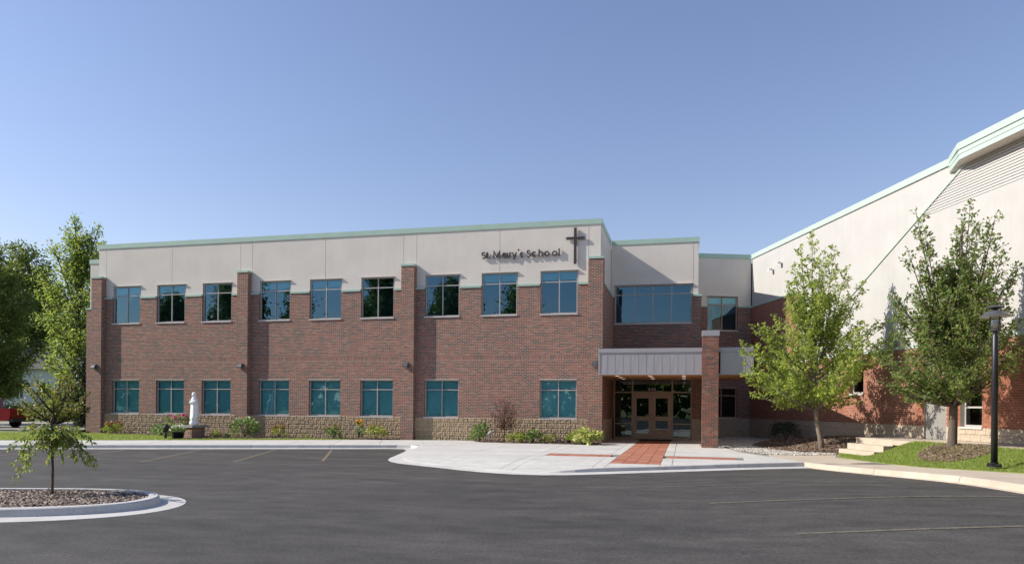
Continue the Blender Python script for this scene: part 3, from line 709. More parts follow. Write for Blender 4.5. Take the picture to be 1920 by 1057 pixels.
# house number on the transom: 430
def ribbon(mb, pts, w, y0_, y1_, closed=False):
    pts = [Vector(p) for p in pts]; n = len(pts); Lf = []; Rt = []
    for i in range(n):
        if closed: a, b = pts[i-1], pts[(i+1) % n]
        else: a, b = pts[max(i-1, 0)], pts[min(i+1, n-1)]
        p = pts[i]; d1 = (p-a).normalized() if (p-a).length > 1e-9 else (b-p).normalized(); d2 = (b-p).normalized() if (b-p).length > 1e-9 else d1
        t = (d1+d2); t = t.normalized() if t.length > 1e-6 else d1; m_ = Vector((-t.y, t.x)); k = min(2.2, 1/max(.35, m_.dot(Vector((-d1.y, d1.x)))))
        Lf.append(p+m_*w/2*k); Rt.append(p-m_*w/2*k)
    vs = []
    for l, r in zip(Lf, Rt): vs += [(l.x, y0_, l.y), (r.x, y0_, r.y), (r.x, y1_, r.y), (l.x, y1_, l.y)]
    fs = []; rngi = range(n) if closed else range(n-1)
    for i in rngi:
        a, b = i*4, ((i+1) % n)*4
        for k in range(4): fs.append((a+k, b+k, b+(k+1) % 4, a+(k+1) % 4))
    if not closed: fs += [(0,1,2,3), (n*4-1, n*4-2, n*4-3, n*4-4)]
    mb.add(vs, fs)
def arc(cx, cy, rx, ry, a0, a1, n=14): return [(cx+rx*math.cos(R(a0+(a1-a0)*i/n)), cy+ry*math.sin(R(a0+(a1-a0)*i/n))) for i in range(n+1)]
num = link('house_number', MB().box(-1.68, YR+.052, 2.235, -1.30, YR+.058, 2.40).mesh('house_number', M['dark']), school); num['label'] = 'white digits 430 on the glass over the doors'
DG = {'4': [[(.055,0),(.055,.13)], [(.055,.13),(0,.045),(.08,.045)]], '3': [arc(.035,.098,.033,.03,150,-90,10)+arc(.035,.036,.038,.034,90,-150,10)[1:]], '0': [arc(.04,.065,.035,.062,0,345,16)]}
for i, ch in enumerate('430'):
    b = MB()
    for k, st in enumerate(DG[ch]): ribbon(b, [(x-1.655+.12*i, z+2.252) for x, z in st], .018, YR+.044-.001*k, YR+.051)
    b.build('digit', M['white'], num)

# ------------------------------------------------------------------ entrance canopy with brick pier
can = thing('entrance_canopy', 'grey metal clad canopy on a brick pier over the glass entrance', 'canopy')
CXA, CXB, CYF, CZ0, CZ1 = -3.275, 2.44, 27.8, 2.72, 3.73; PXA, PXB, PYF, PYB = .61, 1.20, 27.6, 28.19
MB().box(CXA+.03, CYF+.05, CZ0+.05, CXB-.03, 33.75, CZ1-.05).build('canopy_body', M['dark'], can)
def seams(a, b):
    n = round((b-a)/.303); w = (b-a)/n
    for i in range(n):
        k = random.uniform(-.003, .003)
        MB().add([(a+w*i,CYF+.012,CZ0+.03),(a+w*(i+.5),CYF+.012+k,CZ0+.03),(a+w*(i+1)-.012,CYF+.012,CZ0+.03),(a+w*i,CYF+.012,CZ1-.16),(a+w*(i+.5),CYF+.012-k,CZ1-.16),(a+w*(i+1)-.012,CYF+.012,CZ1-.16)], [(0,1,4,3),(1,2,5,4)]).box(a+w*(i+1)-.012, CYF+.006, CZ0+.03, a+w*(i+1), CYF+.04, CZ1-.16).build('fascia_panel', M['fascia'], can)
for a, b in ((CXA, PXA-.004), (PXB+.004, CXB)):
    seams(a+.06, b-.01)
    MB().box(a, CYF-.02, CZ1-.158, b, CYF+.3, CZ1).build('fascia_edge', M['fascia'], can); MB().box(a, CYF-.012, CZ0, b, CYF+.06, CZ0+.03).build('fascia_edge', M['fascia'], can)
for a in (CXA, CXB-.06): MB().box(a, CYF-.006, CZ0+.03, a+.06, CYF+.05, CZ1-.16).build('corner_trim', M['fascia'], can)
MB().box(CXA, CYF+.065, CZ0+.002, CXA+.028, 33.7, CZ1-.002).build('side_fascia', M['fascia'], can); MB().box(CXB-.028, CYF+.065, CZ0+.002, CXB, 36.4, CZ1-.002).build('side_fascia', M['fascia'], can)
MB().box(CXA+.03, CYF+.062, CZ0+.02, CXB-.03, 33.78, CZ0+.045).build('soffit', M['wood'], can)
for x in (-2.65, -1.36, -.05):
    for y in (28.9, 30.4, 31.9): link('lens', MB().lathe([(.075, CZ0+.002), (.075, CZ0+.0035)], 16, (x, y)).mesh('lens', M['litcan']), MB().lathe([(.10, CZ0+.004), (.105, CZ0+.019)], 18, (x, y)).build('downlight', M['can'], can))
# pier: bricks one by one
ip = MB().box(PXA+.008, PYF+.008, -.1, PXB-.008, PYB-.008, 4.15).build('pier_core', M['mortar'], can)
bl = (PXB-PXA)/3; rows = 61; bh = 4.13/rows
mF = {k: MB().box(.004, 0, .004, k*bl-.005, .05, bh-.004).mesh('brick', M['onebrick']) for k in (1, .5)}
stuffV = MB(); tones = []
for r in range(rows):
    z = r*bh; spans = [(0, 1), (1, 1), (2, 1)] if r % 2 == 0 else [(0, .5), (.5, 1), (1.5, 1), (2.5, .5)]
    for s0, l in spans:
        if r % 2 == 0 or l == 1 or True:
            if sum(1 for c in ip.children) < 300: link('brick', mF[l], ip, (PXA+s0*bl, PYF, z))
            else: stuffV.box(PXA+s0*bl+.004, PYF, z+.004, PXA+(s0+l)*bl-.005, PYF+.05, z+bh-.004)
        # side and rear faces joined
        stuffV.box(PXA-.001, PYF+s0*bl+.052 if s0 == 0 else PYF+s0*bl+.004, z+.004, PXA+.05, PYF+(s0+l)*bl-.005, z+bh-.004)
        stuffV.box(PXB-.05, PYF+s0*bl+.052 if s0 == 0 else PYF+s0*bl+.004, z+.004, PXB+.001, PYF+(s0+l)*bl-.005, z+bh-.004)
me = stuffV.mesh('side_bricks', M['onebrick']); rr = np.random.default_rng(4).uniform(0, 1, len(me.polygons)//6).repeat(6)
at = me.attributes.new('tone', 'FLOAT', 'FACE'); at.data.foreach_set('value', rr.astype(np.float32)); tag(link('side_bricks', me, ip), kind='stuff')
MB().box(PXA-.02, PYF-.02, 4.152, PXB+.02, PYB+.02, 4.35).build('pier_cap', M['fascia'], can)
tag(MB().box(-2.0, 32.6, .006, -.55, 33.6, .022).build('door_mat', M['mat']), 'black rubber mat in front of the glass entrance doors', 'mat')

# ------------------------------------------------------------------ lettering and cross on the stucco
sign = thing('sign_lettering', 'dark bronze raised letters reading St. Mary\'s School on the stucco', 'sign')
YS0, YS1 = YW+.06-.085, YW+.06-.03; ZBASE = 7.79; CAP = .30; XH = .215; SW = .047
def Sshape(x, w, h):
    r1 = h*.25; cx = x+w/2
    return arc(cx, h-r1-SW/2+.0, w/2-SW/2, r1-SW*.25, 40, 270, 14)[:-1]+arc(cx, r1+SW*.15, w/2-SW/2, r1-SW*.1, 90, -140, 14)
def letter(ch, strokes):
    b = MB()
    for k, (st, cl) in enumerate(strokes): ribbon(b, [(x, z+ZBASE) for x, z in st], SW, YS0-.0015*k, YS1+.0015*k, cl)
    b.build('letter', M['sign'], sign)
def ring(a, b, h=XH): return (arc((a+b)/2, h/2, (b-a)/2-SW/2, h/2-SW/2, 0, 350, 24), True)
letter('S', [(Sshape(-8.55, .19, CAP), False)])
letter('t', [([(-8.295,0),(-8.295,CAP*.92)], False), ([(-8.345,XH-.01),(-8.245,XH-.01)], False)])
letter('.', [([(-8.215,.02),(-8.17,.02)], False)])
letter('M', [([(-8.0,0),(-8.0,CAP),(-7.87,.05),(-7.74,CAP),(-7.74,0)], False)])
letter('a', [ring(-7.64, -7.42), ([(-7.41,0),(-7.41,XH)], False)])
letter('r', [([(-7.31,0),(-7.31,XH)], False), (arc(-7.25,XH-.08,.058,.06,180,70,8), False)])
letter('y', [([(-7.19,XH),(-7.10,.03)], False), ([(-7.01,XH),(-7.13,-.085)], False)])
letter('apostrophe', [([(-6.905,CAP+.05),(-6.93,CAP-.025)], False)])
letter('s', [(Sshape(-6.86, .14, XH), False)])
letter('S', [(Sshape(-6.57, .18, CAP), False)])
letter('c', [(arc(-6.24, XH/2, .11-SW/2, XH/2-SW/2, 48, 312, 20), False)])
letter('h', [([(-6.03,0),(-6.03,CAP)], False), (arc(-5.96,XH-.085,.065,.066,180,0,10)+[(-5.895,0)], False)])
letter('o', [ring(-5.81, -5.585)])
letter('o', [ring(-5.475, -5.25)])
letter('l', [([(-5.175,0),(-5.175,CAP)], False)])
cross = thing('wall_cross', 'tall dark bronze cross mounted on stucco right of the lettering', 'cross')
cy0, cy1 = YW+.06-.095, YW+.06-.035
MB().box(-4.55, cy0, 7.42, -4.44, cy1, 8.92).build('upright', M['sign'], cross)
MB().box(-4.88, cy0+.003, 8.435, -4.552, cy1-.003, 8.54).box(-4.438, cy0+.003, 8.435, -4.11, cy1-.003, 8.54).build('crossbar', M['sign'], cross)
for z in (7.6, 8.7): MB().box(-4.51, cy1, z, -4.48, YW+.065, z+.03).build('standoff', M['sign'], cross)

# wall lights on the piers
for (a, b), where in zip(PIERS, ('leftmost brick pier at the building end', 'brick pier between the first two window bays', 'brick pier between the middle and right window bays', 'brick pier beside the entrance canopy')):
    w = thing('wall_light', 'small dark half-round wall light on the '+where, 'wall light', ((a+b)/2-.02, YP, 3.14), 0, 'wall lights on the brick piers')
    MB().prism([(.0,0),(.0,.21),(-.10,.205),(-.17,.15),(-.20,.06),(-.20,0)], -.105, .105, 'x').build('housing', M['lampgrey'], w)
    MB().box(-.095, -.19, -.006, .095, -.02, -.0005).build('lens', M['shadeu'], w)

# ------------------------------------------------------------------ the church hall (rotated block on the right)
hall = thing('church_hall', 'off-white stucco hall with orange brick base and sloping green trim', 'building', C0, GRZ)
XE = 27.0
# connecting wall (faces +x of the hall frame)
lk = R(90)
def W3(mb, name, mat): return mb.build(name, mat, hall, (0, 0, 0), lk)
w3ops = [(-2.27, -.69, 5.40, 7.12), (-2.27, -.69, .985, 2.5)]
W3(MB().panel(-4.2, 0, ZB, ZT-.09, w3ops, 0, .3), 'brick_wall', M['brick'])
W3(MB().panel(-4.2, .02, ZT+.002, ZS, [(-2.29, -.67, 5, 7.15)], .05, .2), 'stucco_panel', M['stucco'])
for a, b in ((-4.2, -2.3), (-.66, -.03)): W3(MB().box(a, -.03, ZT-.088, b, .2, ZT), 'trim', M['green'])
W3(MB().box(-4.2, .01, ZS, -.03, .4, ZC), 'coping', M['green'])
W3(MB().box(-4.2, .02, -.1, 0, .3, ZB-.004), 'block_backing', M['joint'])
flat_blocks(hall, -4.2, 0, .0, ZB, 0, 'cmu', lk)
for z, h, bl_ in ((5.40, 1.72, None), (.985, 1.515, None)): make_window(hall, (0, -2.27, z), lk, 1.58, h, 2, [.74], fmat='bronze', gmat='dglass' if z < 2 else 'glass', blind='top' if z > 2 else None)
# far part of the long wall
MB().panel(0, 5.0, ZB, ZT-.09, [], 0, .3).build('brick_wall', M['gbrick'], hall)
MB().box(-.02, -.03, ZT-.088, 4.93, .1, ZT).build('trim', M['green'], hall)
MB().box(0, .02, -.1, 5.0, .3, ZB-.004).build('block_backing', M['joint'], hall)
flat_blocks(hall, 0, 5.0, .0, ZB, 0, 'cmu')
MB().box(0, .05, ZT+.002, 4.95, .3, ZS).build('stucco_panel', M['wstucco'], hall)
MB().box(4.952, .05, 3.3, XE, .3, ZS).build('stucco_panel', M['wstucco'], hall)
MB().box(-.03, -.0, ZS, 14.32, .4, ZC).build('coping', M['greenp'], hall)
# proud part: brick base, stucco with sloped edge, siding under the eave
S0 = 4.9; ds = lambda z: 4.88+(z-3.6)/.505; QF = -.1
G1ops = [(7.13, 8.1, 2.06, 3.30), (9.1, 10.02, 2.06, 3.30), (13.38, 14.4, .3, 3.3), (15.0, 15.88, .985, 3.30)]
NB = 13.0                                                       # beyond this the bricks are real pieces
MB().panel(S0, NB, ZB, 3.30, G1ops, QF, .3).build('brick_wall', M['gbrick'], hall)
bk = MB().panel(NB, XE, ZB, 3.30, G1ops, QF+.012, .28).build('brick_backing', M['mortar'], hall)
gw, gh = .203, .0677; mG = {}
cnt = 0; rest = MB()
for r in range(int((3.30-ZB)/gh)+1):
    z = ZB+r*gh
    if z+gh > 3.302: break
    u = NB-(gw/2 if r % 2 else 0)
    while u < 26.9:
        segs = [(max(u, NB), min(u+gw, 26.9))]
        for o in G1ops:
            if o[2] < z+gh/2 < o[3]:
                ns = []
                for a, b in segs:
                    if b <= o[0] or a >= o[1]: ns.append((a, b))
                    else:
                        if a < o[0]: ns.append((a, o[0]))
                        if b > o[1]: ns.append((o[1], b))
                segs = ns
        for a, b in segs:
            if b-a < .03: continue
            if cnt < 300 and (a > 16.2 and a < 18.2 or 14.4 <= a < 15.0):
                k = round(b-a, 3)
                if k not in mG: mG[k] = MB().box(.004, 0, .004, k-.005, .05, gh-.005).mesh('brick', M['onegbrick'])
                link('brick', mG[k], bk, (a, QF, z)); cnt += 1
            else: rest.box(a+.004, QF, z+.004, b-.005, QF+.05, z+gh-.005)
        u += gw
me = rest.mesh('wall_bricks', M['onegbrick']); rr = np.random.default_rng(9).uniform(0, 1, len(me.polygons)//6).repeat(6)
at = me.attributes.new('tone', 'FLOAT', 'FACE'); at.data.foreach_set('value', rr.astype(np.float32)); tag(link('wall_bricks', me, bk), kind='stuff')
MB().box(S0, QF-.004, 3.302, XE, .2, 3.50).build('soldier_course', M['gsoldier'], hall)
MB().box(S0-.02, QF-.03, 3.502, XE, .2, 3.61).build('trim', M['greenp'], hall)
for a, b in ((S0, 13.36), (14.42, XE)): MB().box(a, QF+.02, -.1, b, .25, ZB-.004).build('block_backing', M['joint'], hall)
flat_blocks(hall, S0, 13.38, .3, ZB, QF, 'cmu'); flat_blocks(hall, 14.4, 26.9, .4, ZB, QF, 'cmu')
ZSD, ZSO = 7.72, 8.80
MB().prism([(ds(3.612), 3.612), (XE, 3.612), (XE, ZSD-.004), (ds(ZSD-.004), ZSD-.004)], QF, .04, 'y').build('stucco_panel', M['wstucco'], hall)
MB().prism([(ds(ZSD), ZSD), (XE, ZSD), (XE, ZSO), (ds(ZSO), ZSO)], QF+.03, .04, 'y').build('siding_backing', M['joint'], hall)
ns = 13; dz = (ZSO-ZSD)/ns
for i in range(ns):
    za, zb = ZSD+dz*i+.007, ZSD+dz*(i+1)-.007
    MB().add([(ds(za),QF-.012,za),(XE,QF-.012,za),(XE,QF+.006,zb),(ds(zb),QF+.006,zb),(ds(za),QF+.03,za),(XE,QF+.03,za),(XE,QF+.03,zb),(ds(zb),QF+.03,zb)],
             [(0,1,2,3),(0,4,5,1),(3,2,6,7),(0,3,7,4)]).build('siding_board', M['siding'], hall)
n_ = Vector((-.505, 1)).normalized()*.05                       # sloped cap
MB().prism([(ds(3.612)-.02, 3.612), (ds(3.612)+.05, 3.612), (ds(ZSO)+.05, ZSO), (ds(ZSO)-.05, ZSO)], QF-.035, QF-.002, 'y').prism([(ds(3.612)-.05, 3.612), (ds(3.612)-.021, 3.612), (ds(ZSO)-.051, ZSO), (ds(ZSO)-.08, ZSO)], QF-.035, .045, 'y').build('sloped_trim', M['greenp'], hall)
def eave(off, z0, z1, s_in): return [(14.3-s_in*.6, .2), (14.3-s_in*.6, -.0), (15.45-s_in, -.55-off), (XE, -.55-off), (XE, .2)]
MB().prism(eave(.03, 0, 0, .03), 9.105, 9.30, 'z').build('eave_coping', M['greenp'], hall)
MB().prism(eave(.0, 0, 0, 0), 8.965, 9.10, 'z').build('eave_fascia', M['greenp'], hall)
MB().prism(eave(-.012, 0, 0, -.012), 8.815, 8.958, 'z').build('eave_fascia', M['greenp'], hall)
MB().prism(eave(-.03, 0, 0, -.03), ZSO+.002, 8.812, 'z').build('soffit', M['soffitw'], hall)
MB().box(-8, .45, -.1, XE, 14, 8.9).build('light_stop_core', M['dark'], hall)  # hall cores, added to stop light, near-black in place of room shade
MB().box(-8, -4.1, -.1, -.4, .44, 8.9).build('light_stop_core', M['dark'], hall)
for a, b, c, d in (G1ops[0], G1ops[1]): make_window(hall, (a, QF, c), 0, b-a, d-c, 1, [], .06, 'alframe', 'dglass', True, None, .14)
make_window(hall, (15.0, QF, .985), 0, .88, 2.315, 1, [.25, .62], .06, 'alframe', 'dglass', True, None, .14)
hd = MB().box(13.40, QF+.05, .55, 14.38, QF+.1, 2.66).build('door', M['doorgrey'], hall)
MB().tube([(14.26, QF+.05, 1.5), (14.26, QF, 1.5), (14.16, QF, 1.5)], .012, 6).build('handle', M['chrome'], hd)
MB().box(13.40, QF+.04, 2.68, 14.38, QF+.1, 3.30).build('door_panel', M['doorgrey'], hall)
for s, z, lab in ((2.35, 8.05, 'lower left grey floodlight on the white stucco above the tree'), (3.2, 8.2, 'upper right grey floodlight on the white stucco above the tree')):
    w = thing('floodlight', lab, 'floodlight', gl2w(s, .05, z), GRZ, 'floodlights on the hall')
    MB().box(-.02, -.10, -.02, .02, .0, .02).build('arm', M['sill'], w)
    MB().prism([(-.09,.02),(-.09,.08),(-.26,.03),(-.25,-.05)], -.09, .09, 'x').build('head', M['white'], w)

# ------------------------------------------------------------------ steps, terrace, beds, lawns
steps = struct(link('concrete_steps', None, None, C0, GRZ))
SL, SR = 12.55, 14.5
for i, (ya, z) in enumerate(((-2.5, .18), (-2.2, .365), (-1.9, .55))): MB().box(SL, ya, z-.2 if i else -.1, SR, ya+.32 if i < 2 else -.12, z-.0).build('step', M['tanconc'], steps)
ter = struct(link('terrace', None, None, C0, GRZ))
for i in range(8): MB().box(SR+.006+1.7*i, -1.9, .40, SR+1.7*(i+1), -.12, .548).build('slab', M['tanconc'], ter)
def lawn_z(x, y):
    s, yl = w2gl(x, y); t = sm((-1.9-yl)/1.6); a = .535*sm((s-14.3)/1.5)*(1-t)+rise(x, y)*t
    return a+.015
LW = [tuple(gl2w(SL+.2, -2.6)[:2]), (4.62,23.85)]+rg[1:6]+[tuple(gl2w(27.5, -3.8)[:2]), tuple(gl2w(27.5, -1.9)[:2]), tuple(gl2w(SR, -1.9)[:2]), tuple(gl2w(SR, -2.55)[:2])]
def lawn_mesh(name, poly, zf, mat, n=26):
    P = np.array(poly); x0, y0 = P.min(0); x1, y1 = P.max(0); b = MB()
    for i in range(n):
        for j in range(n):
            a, c = x0+(x1-x0)*i/n, x0+(x1-x0)*(i+1)/n; d, e = y0+(y1-y0)*j/n, y0+(y1-y0)*(j+1)/n
            q = clip(clip(clip(clip([tuple(p) for p in poly], -1, 0, -a), 1, 0, c) or [(0, 0)], 0, -1, -d) or [(0, 0)], 0, 1, e)
            if len(q) >= 3: b.add([(x, y, zf(x, y)) for x, y in q], [tuple(range(len(q)))])
    bm = bmesh.new(); me = b.mesh(name, mat); bm.from_mesh(me); bmesh.ops.remove_doubles(bm, verts=bm.verts, dist=.001)
    bmesh.ops.recalc_face_normals(bm, faces=bm.faces)
    for f_ in bm.faces:
        if f_.normal.z < 0: f_.normal_flip()
    ex = bmesh.ops.extrude_edge_only(bm, edges=[e for e in bm.edges if len(e.link_faces) == 1])
    bmesh.ops.translate(bm, vec=(0, 0, -.3), verts=[g for g in ex['geom'] if isinstance(g, bmesh.types.BMVert)])
    bm.to_mesh(me); bm.free(); me.polygons.foreach_set('use_smooth', [True]*len(me.polygons)); return struct(link(name, me))
lawn_mesh('lawn_right', LW, lawn_z, M['grassg'])
rng = np.random.default_rng(11)
blades('grass', 'short mown green grass on the bank beside the hall', poly_pts(LW), 70000, lawn_z, .055, rng)
# mulch bed with gravel edge between canopy and steps
BED = [(2.6,30.0), (2.95,27.3), (3.75,25.9), (4.8,25.75), tuple(gl2w(SL-.02, -2.5)[:2]), tuple(gl2w(SL-.02, -.12)[:2]), tuple(gl2w(5.2, -.12)[:2]), (3.7,33.5)]
def bed_z(x, y):
    s, yl = w2gl(x, y); return .03+.43*sm((s-3.5)/6.5)*sm((yl+3.5)/3.1)
lawn_mesh('mulch_bed', BED, bed_z, M['mulchg'])
chips('mulch_chips', 'brown bark mulch covering the bed under the leafy tree', 'mulch', poly_pts(BED), 5200, bed_z, .05, M['chip'], rng)
GRV = [(1.28,33.0), (1.32,29.0), (1.9,26.2), (2.62,24.35), (3.57,24.45), (4.78,25.1), (4.9,25.78), (3.75,25.95), (2.98,27.3), (2.65,30.0), (3.75,33.6), tuple(gl2w(5.3, -.12)[:2]), tuple(gl2w(.05, -.05)[:2]), (.75,37.3), (.72,33.5)]
lawn_mesh('gravel_bed', [(-.2,33.0), (-.2,29.0), (.6,26), (1.2,23.2), (3.4,23), (5.6,24.5), (5.4,26.5), (4.2,26.5), (4.5,30.0), (5.5,32.6), tuple(gl2w(5.3, -.05)[:2]), tuple(gl2w(.05, -.02)[:2]), (.75,37.3), (.72,33.5)], lambda x, y: -.018, M['stoneg'], 16)
chips('gravel', 'pale river stones beside the brick canopy pier', 'gravel', poly_pts(GRV), 9500, lambda x, y: .0, .04, M['stone'], rng, None, True)
RING = [tuple((gl2w(17.9, -2.45)+TX*1.15*math.cos(a)+TY*.62*math.sin(a))[:2]) for a in np.linspace(0, 6.283, 18)[:-1]]
lawn_mesh('tree_mulch', RING, lambda x, y: lawn_z(x, y)+.02, M['mulchg'], 8)
chips('mulch_chips', 'ring of brown mulch on the grass around the dense tree', 'mulch', poly_pts(RING), 1700, lambda x, y: lawn_z(x, y)+.02, .042, M['chip'], rng)
# left grass strip and planting beds along the facade
LG = [(-13.3,28.3), (-17.41,26.33), (-22.28,23.98), (-25.79,22.46), (-38.5,17.05), (-44,24), (-40,30.5), (-28.4,29.42), (-28.4,29.0), (-23,28.6), (-21.6,27.2), (-20.6,25.4), (-19.6,26.2), (-18.6,27.2), (-15.5,28.4)]
lawn_mesh('lawn_left', LG, lambda x, y: -.005, M['grassg'], 20)
blades('grass', 'strip of bright green grass between the pale walk and the school wall', poly_pts([(-13.3,28.3),(-22.28,23.98),(-32,19.9),(-33,27),(-28.5,29.3),(-23,28.6),(-20.6,25.5),(-18.6,27.2),(-15.5,28.4)]), 30000, lambda x, y: -.005, .06, rng, .011)
LB = [(-28.4,29.62), (-28.4,29.0), (-23,28.6), (-21.6,27.2), (-20.6,25.4), (-19.6,26.2), (-18.6,27.2), (-15.5,28.4), (-13.3,28.36), (-12.2,28.75), (-12.2,29.62)]
lawn_mesh('planting_bed_left', LB, lambda x, y: .0, M['soil'], 12)
chips('mulch_chips', 'dark mulch in the bed around the white statue', 'mulch', poly_pts(LB), 3000, lambda x, y: .0, .045, M['chip'], rng)
RB = [(-8.9,29.62), (-8.2,28.3), (-7.0,28.0), (-3.5,28.0), (-3.32,28.2), (-3.32,29.43), (-3.95,29.62)]
lawn_mesh('planting_bed_right', RB, lambda x, y: .012, M['soil'], 8)
chips('mulch_chips', 'dark mulch in the bed under the small red maple', 'mulch', poly_pts(RB), 1500, lambda x, y: .012, .04, M['chip'], rng)
# traffic island
isl = struct(link('traffic_island', None))
ip_ = smoothline([(-30,1.0), (-9.95,7.75), (-9.0,8.15), (-8.35,8.6), (-8.0,9.15), (-8.1,9.8), (-8.6,10.35), (-9.5,10.55), (-10.7,10.3), (-12.5,9.7), (-34,2.4)], 2)
kerb(isl, ip_, lambda x, y: .002, M['kerb'], 2.3, .40)
IB = offset_line(ip_, .14)
lawn_mesh('island_bed', IB, lambda x, y: -.03, M['mulchgi'], 30)
IBn = [(-14.8,5.8),(-9.95,7.9),(-9.0,8.3),(-8.45,8.75),(-8.15,9.2),(-8.25,9.7),(-8.7,10.2),(-9.5,10.4),(-10.7,10.15),(-12.5,9.55),(-18.5,7.5)]
chips('mulch_chips', 'weathered bark mulch filling the kerbed island', 'mulch', poly_pts(IBn), 7500, lambda x, y: -.03, .036, M['chipg'], rng)

# ------------------------------------------------------------------ trees
V3 = lambda *a: np.array(a, float)
# leafy pear tree in the mulch bed
rng = np.random.default_rng(21)
RX = np.array([math.cos(R(13.542)), math.sin(R(13.542)), 0]); FX = np.array([-math.sin(R(13.542)), math.cos(R(13.542)), 0])
tA = lambda z: (-.24*min(1, z/1.4)-.03*z, 0)
trunkA = [((.0,0,-.35), .13), ((-.03,0,.1), .095), ((-.16,-.02,.75), .085), ((-.24,-.03,1.35), .08), ((-.28,-.02,2.4), .06), ((-.3,0,4), .04), ((-.32,0,5.6), .018)]
prof = [(1.35,1.2), (1.8,2.2), (2.6,2.75), (3.3,2.5), (4.0,1.75), (4.7,1.0), (5.3,.6)]
LA = [l for i, l in enumerate(env_leaders(rng, 50, prof, 1.2, tA, .036)) if not (np.dot(np.array(l[1])[:2], RX[:2]) > 1.1 and l[1][2] < 2.7 and i % 3)]
for dx, dy, z in ((-.25,.1,7.15), (.45,-.1,6.75), (-.85,.1,6.1), (-1.15,-.2,5.45), (-.6,.2,6.75), (1.55,.1,5.55), (.1,.3,6.3), (.75,-.3,5.9), (-.1,-.5,6.4), (1.05,.4,5.1)):
    b = RX*dx+FX*dy; LA.append(((-.28, 0, 2.2+abs(dx)*.2), (b[0]-.1, b[1], z), .035, tuple(b*.12+V3(0, 0, .1))))
for dx, dy, z in ((2.75,0,3.1), (2.45,-.2,3.8), (-2.75,0,3.15), (-2.6,-.3,2.35), (2.55,-.2,3.4), (2.3,.2,4.2), (-2.3,.2,4.0), (-1.9,-.5,1.75)):
    b = RX*dx+FX*dy; LA.append(((-.26, 0, 1.4+.25*z), (b[0], b[1], z), .03, (0, 0, -.15)))
make_tree('pear_tree', 'open light green tree in the mulch bed right of the canopy', 'tree', (4.6, 26.59, .25), trunkA, LA, (M['leafA'], M['bark']), rng, (.5, 1.0), 13, 29, .112, .22, 'trees beside the hall', droop=.35, spread=.058)
# denser tree on the grass bank
rng = np.random.default_rng(33)
tB = lambda z: (.03*z, 0)
trunkB = [((0,0,-.15), .17), ((0,0,.08), .12), ((.02,0,.6), .105), ((.03,0,1.25), .1), ((.08,0,2.4), .07), ((.16,0,4.2), .045), ((.2,0,5.8), .02)]
prof = [(1.2,1.1), (1.6,1.7), (2.3,1.9), (3.1,1.75), (3.8,1.3), (4.4,.75), (4.9,.4)]
LBt = [l for l in env_leaders(rng, 76, prof, 1.1, tB, .036, lift=.3) if not (l[1][2] < 2.3 and np.dot(np.array(l[1])[:2], RX[:2]) > .35)]
for dx, dy, z in ((.42,0,6.35), (.3,.15,6.0), (.5,-.2,5.8), (.35,.3,5.7), (-.95,.05,6.1), (-.85,-.15,5.6), (-1.05,.2,5.1), (-.8,.1,4.7), (1.05,-.05,6.05), (1.0,.2,5.5), (1.15,-.2,5.0), (1.65,.1,4.75), (1.5,0,4.2), (-1.55,0,4.0), (-1.4,.2,3.5), (.0,.3,5.0)):
    b = RX*dx+FX*dy; LBt.append(((.05, 0, 1.7+abs(dx)*.2), (b[0], b[1], z), .04, tuple(b*.12+V3(0, 0, .1))))
make_tree('pear_tree', 'tall dense dark green tree on the grass bank beside the lamp post', 'tree', tuple(gl2w(17.43, -2.18, .48)), trunkB, LBt, (M['leafB'], M['barkm']), rng, (.45, .9), 14, 31, .10, .2, 'trees beside the hall', droop=.25, spread=.06)
# third tree beyond the right edge of the view
rng = np.random.default_rng(35)
LC = env_leaders(rng, 46, [(1.2,1.0), (1.8,1.7), (2.8,1.75), (3.8,1.3), (4.8,.7), (5.4,.4)], 1.1, tB, .036)
make_tree('pear_tree', 'tree at the right edge whose branches reach into view behind the lamp', 'tree', tuple(gl2w(22.4, -2.5, .42)), trunkB, LC, (M['leafB'], M['bark']), rng, (.42, .72), 20, 24, .082, .2, 'trees beside the hall', droop=.2)
# weeping tree on the island
rng = np.random.default_rng(41)
LI = []
for i in range(24):
    az = i*2.4+rng.uniform(-.3, .3); r = rng.uniform(.16, .62); z = rng.uniform(.48, 1.15); z0 = rng.uniform(.75, 1.14)
    LI.append(((0, 0, z0), (r*math.cos(az), r*math.sin(az), z), .010, (0, 0, .16)))
for b, z in ((RX*.62, .92), (RX*.68, .52), (-RX*.62, .30), (-RX*.45, .95), (RX*.5-FX*.2, .62), (-RX*.55-FX*.1, .55)): LI.append(((0, 0, 1.08), (b[0], b[1], z), .011, (0, 0, .22)))
make_tree('weeping_tree', 'small weeping sapling with glossy leaves growing in the kerbed island', 'tree', (-10.2, 9.81, -.03), [((0,0,-.05), .034), ((.0,0,.06), .022), ((.01,0,.4), .019), ((-.02,0,.85), .018), ((-.03,0,1.2), .02), ((-.01,0,1.27), .012)], LI, (M['leafW'], M['barkr']), rng, (.16, .32), 40, 13, .074, .12, None, .48, .9, .5, .03, .003, elev=(-.5, .4))
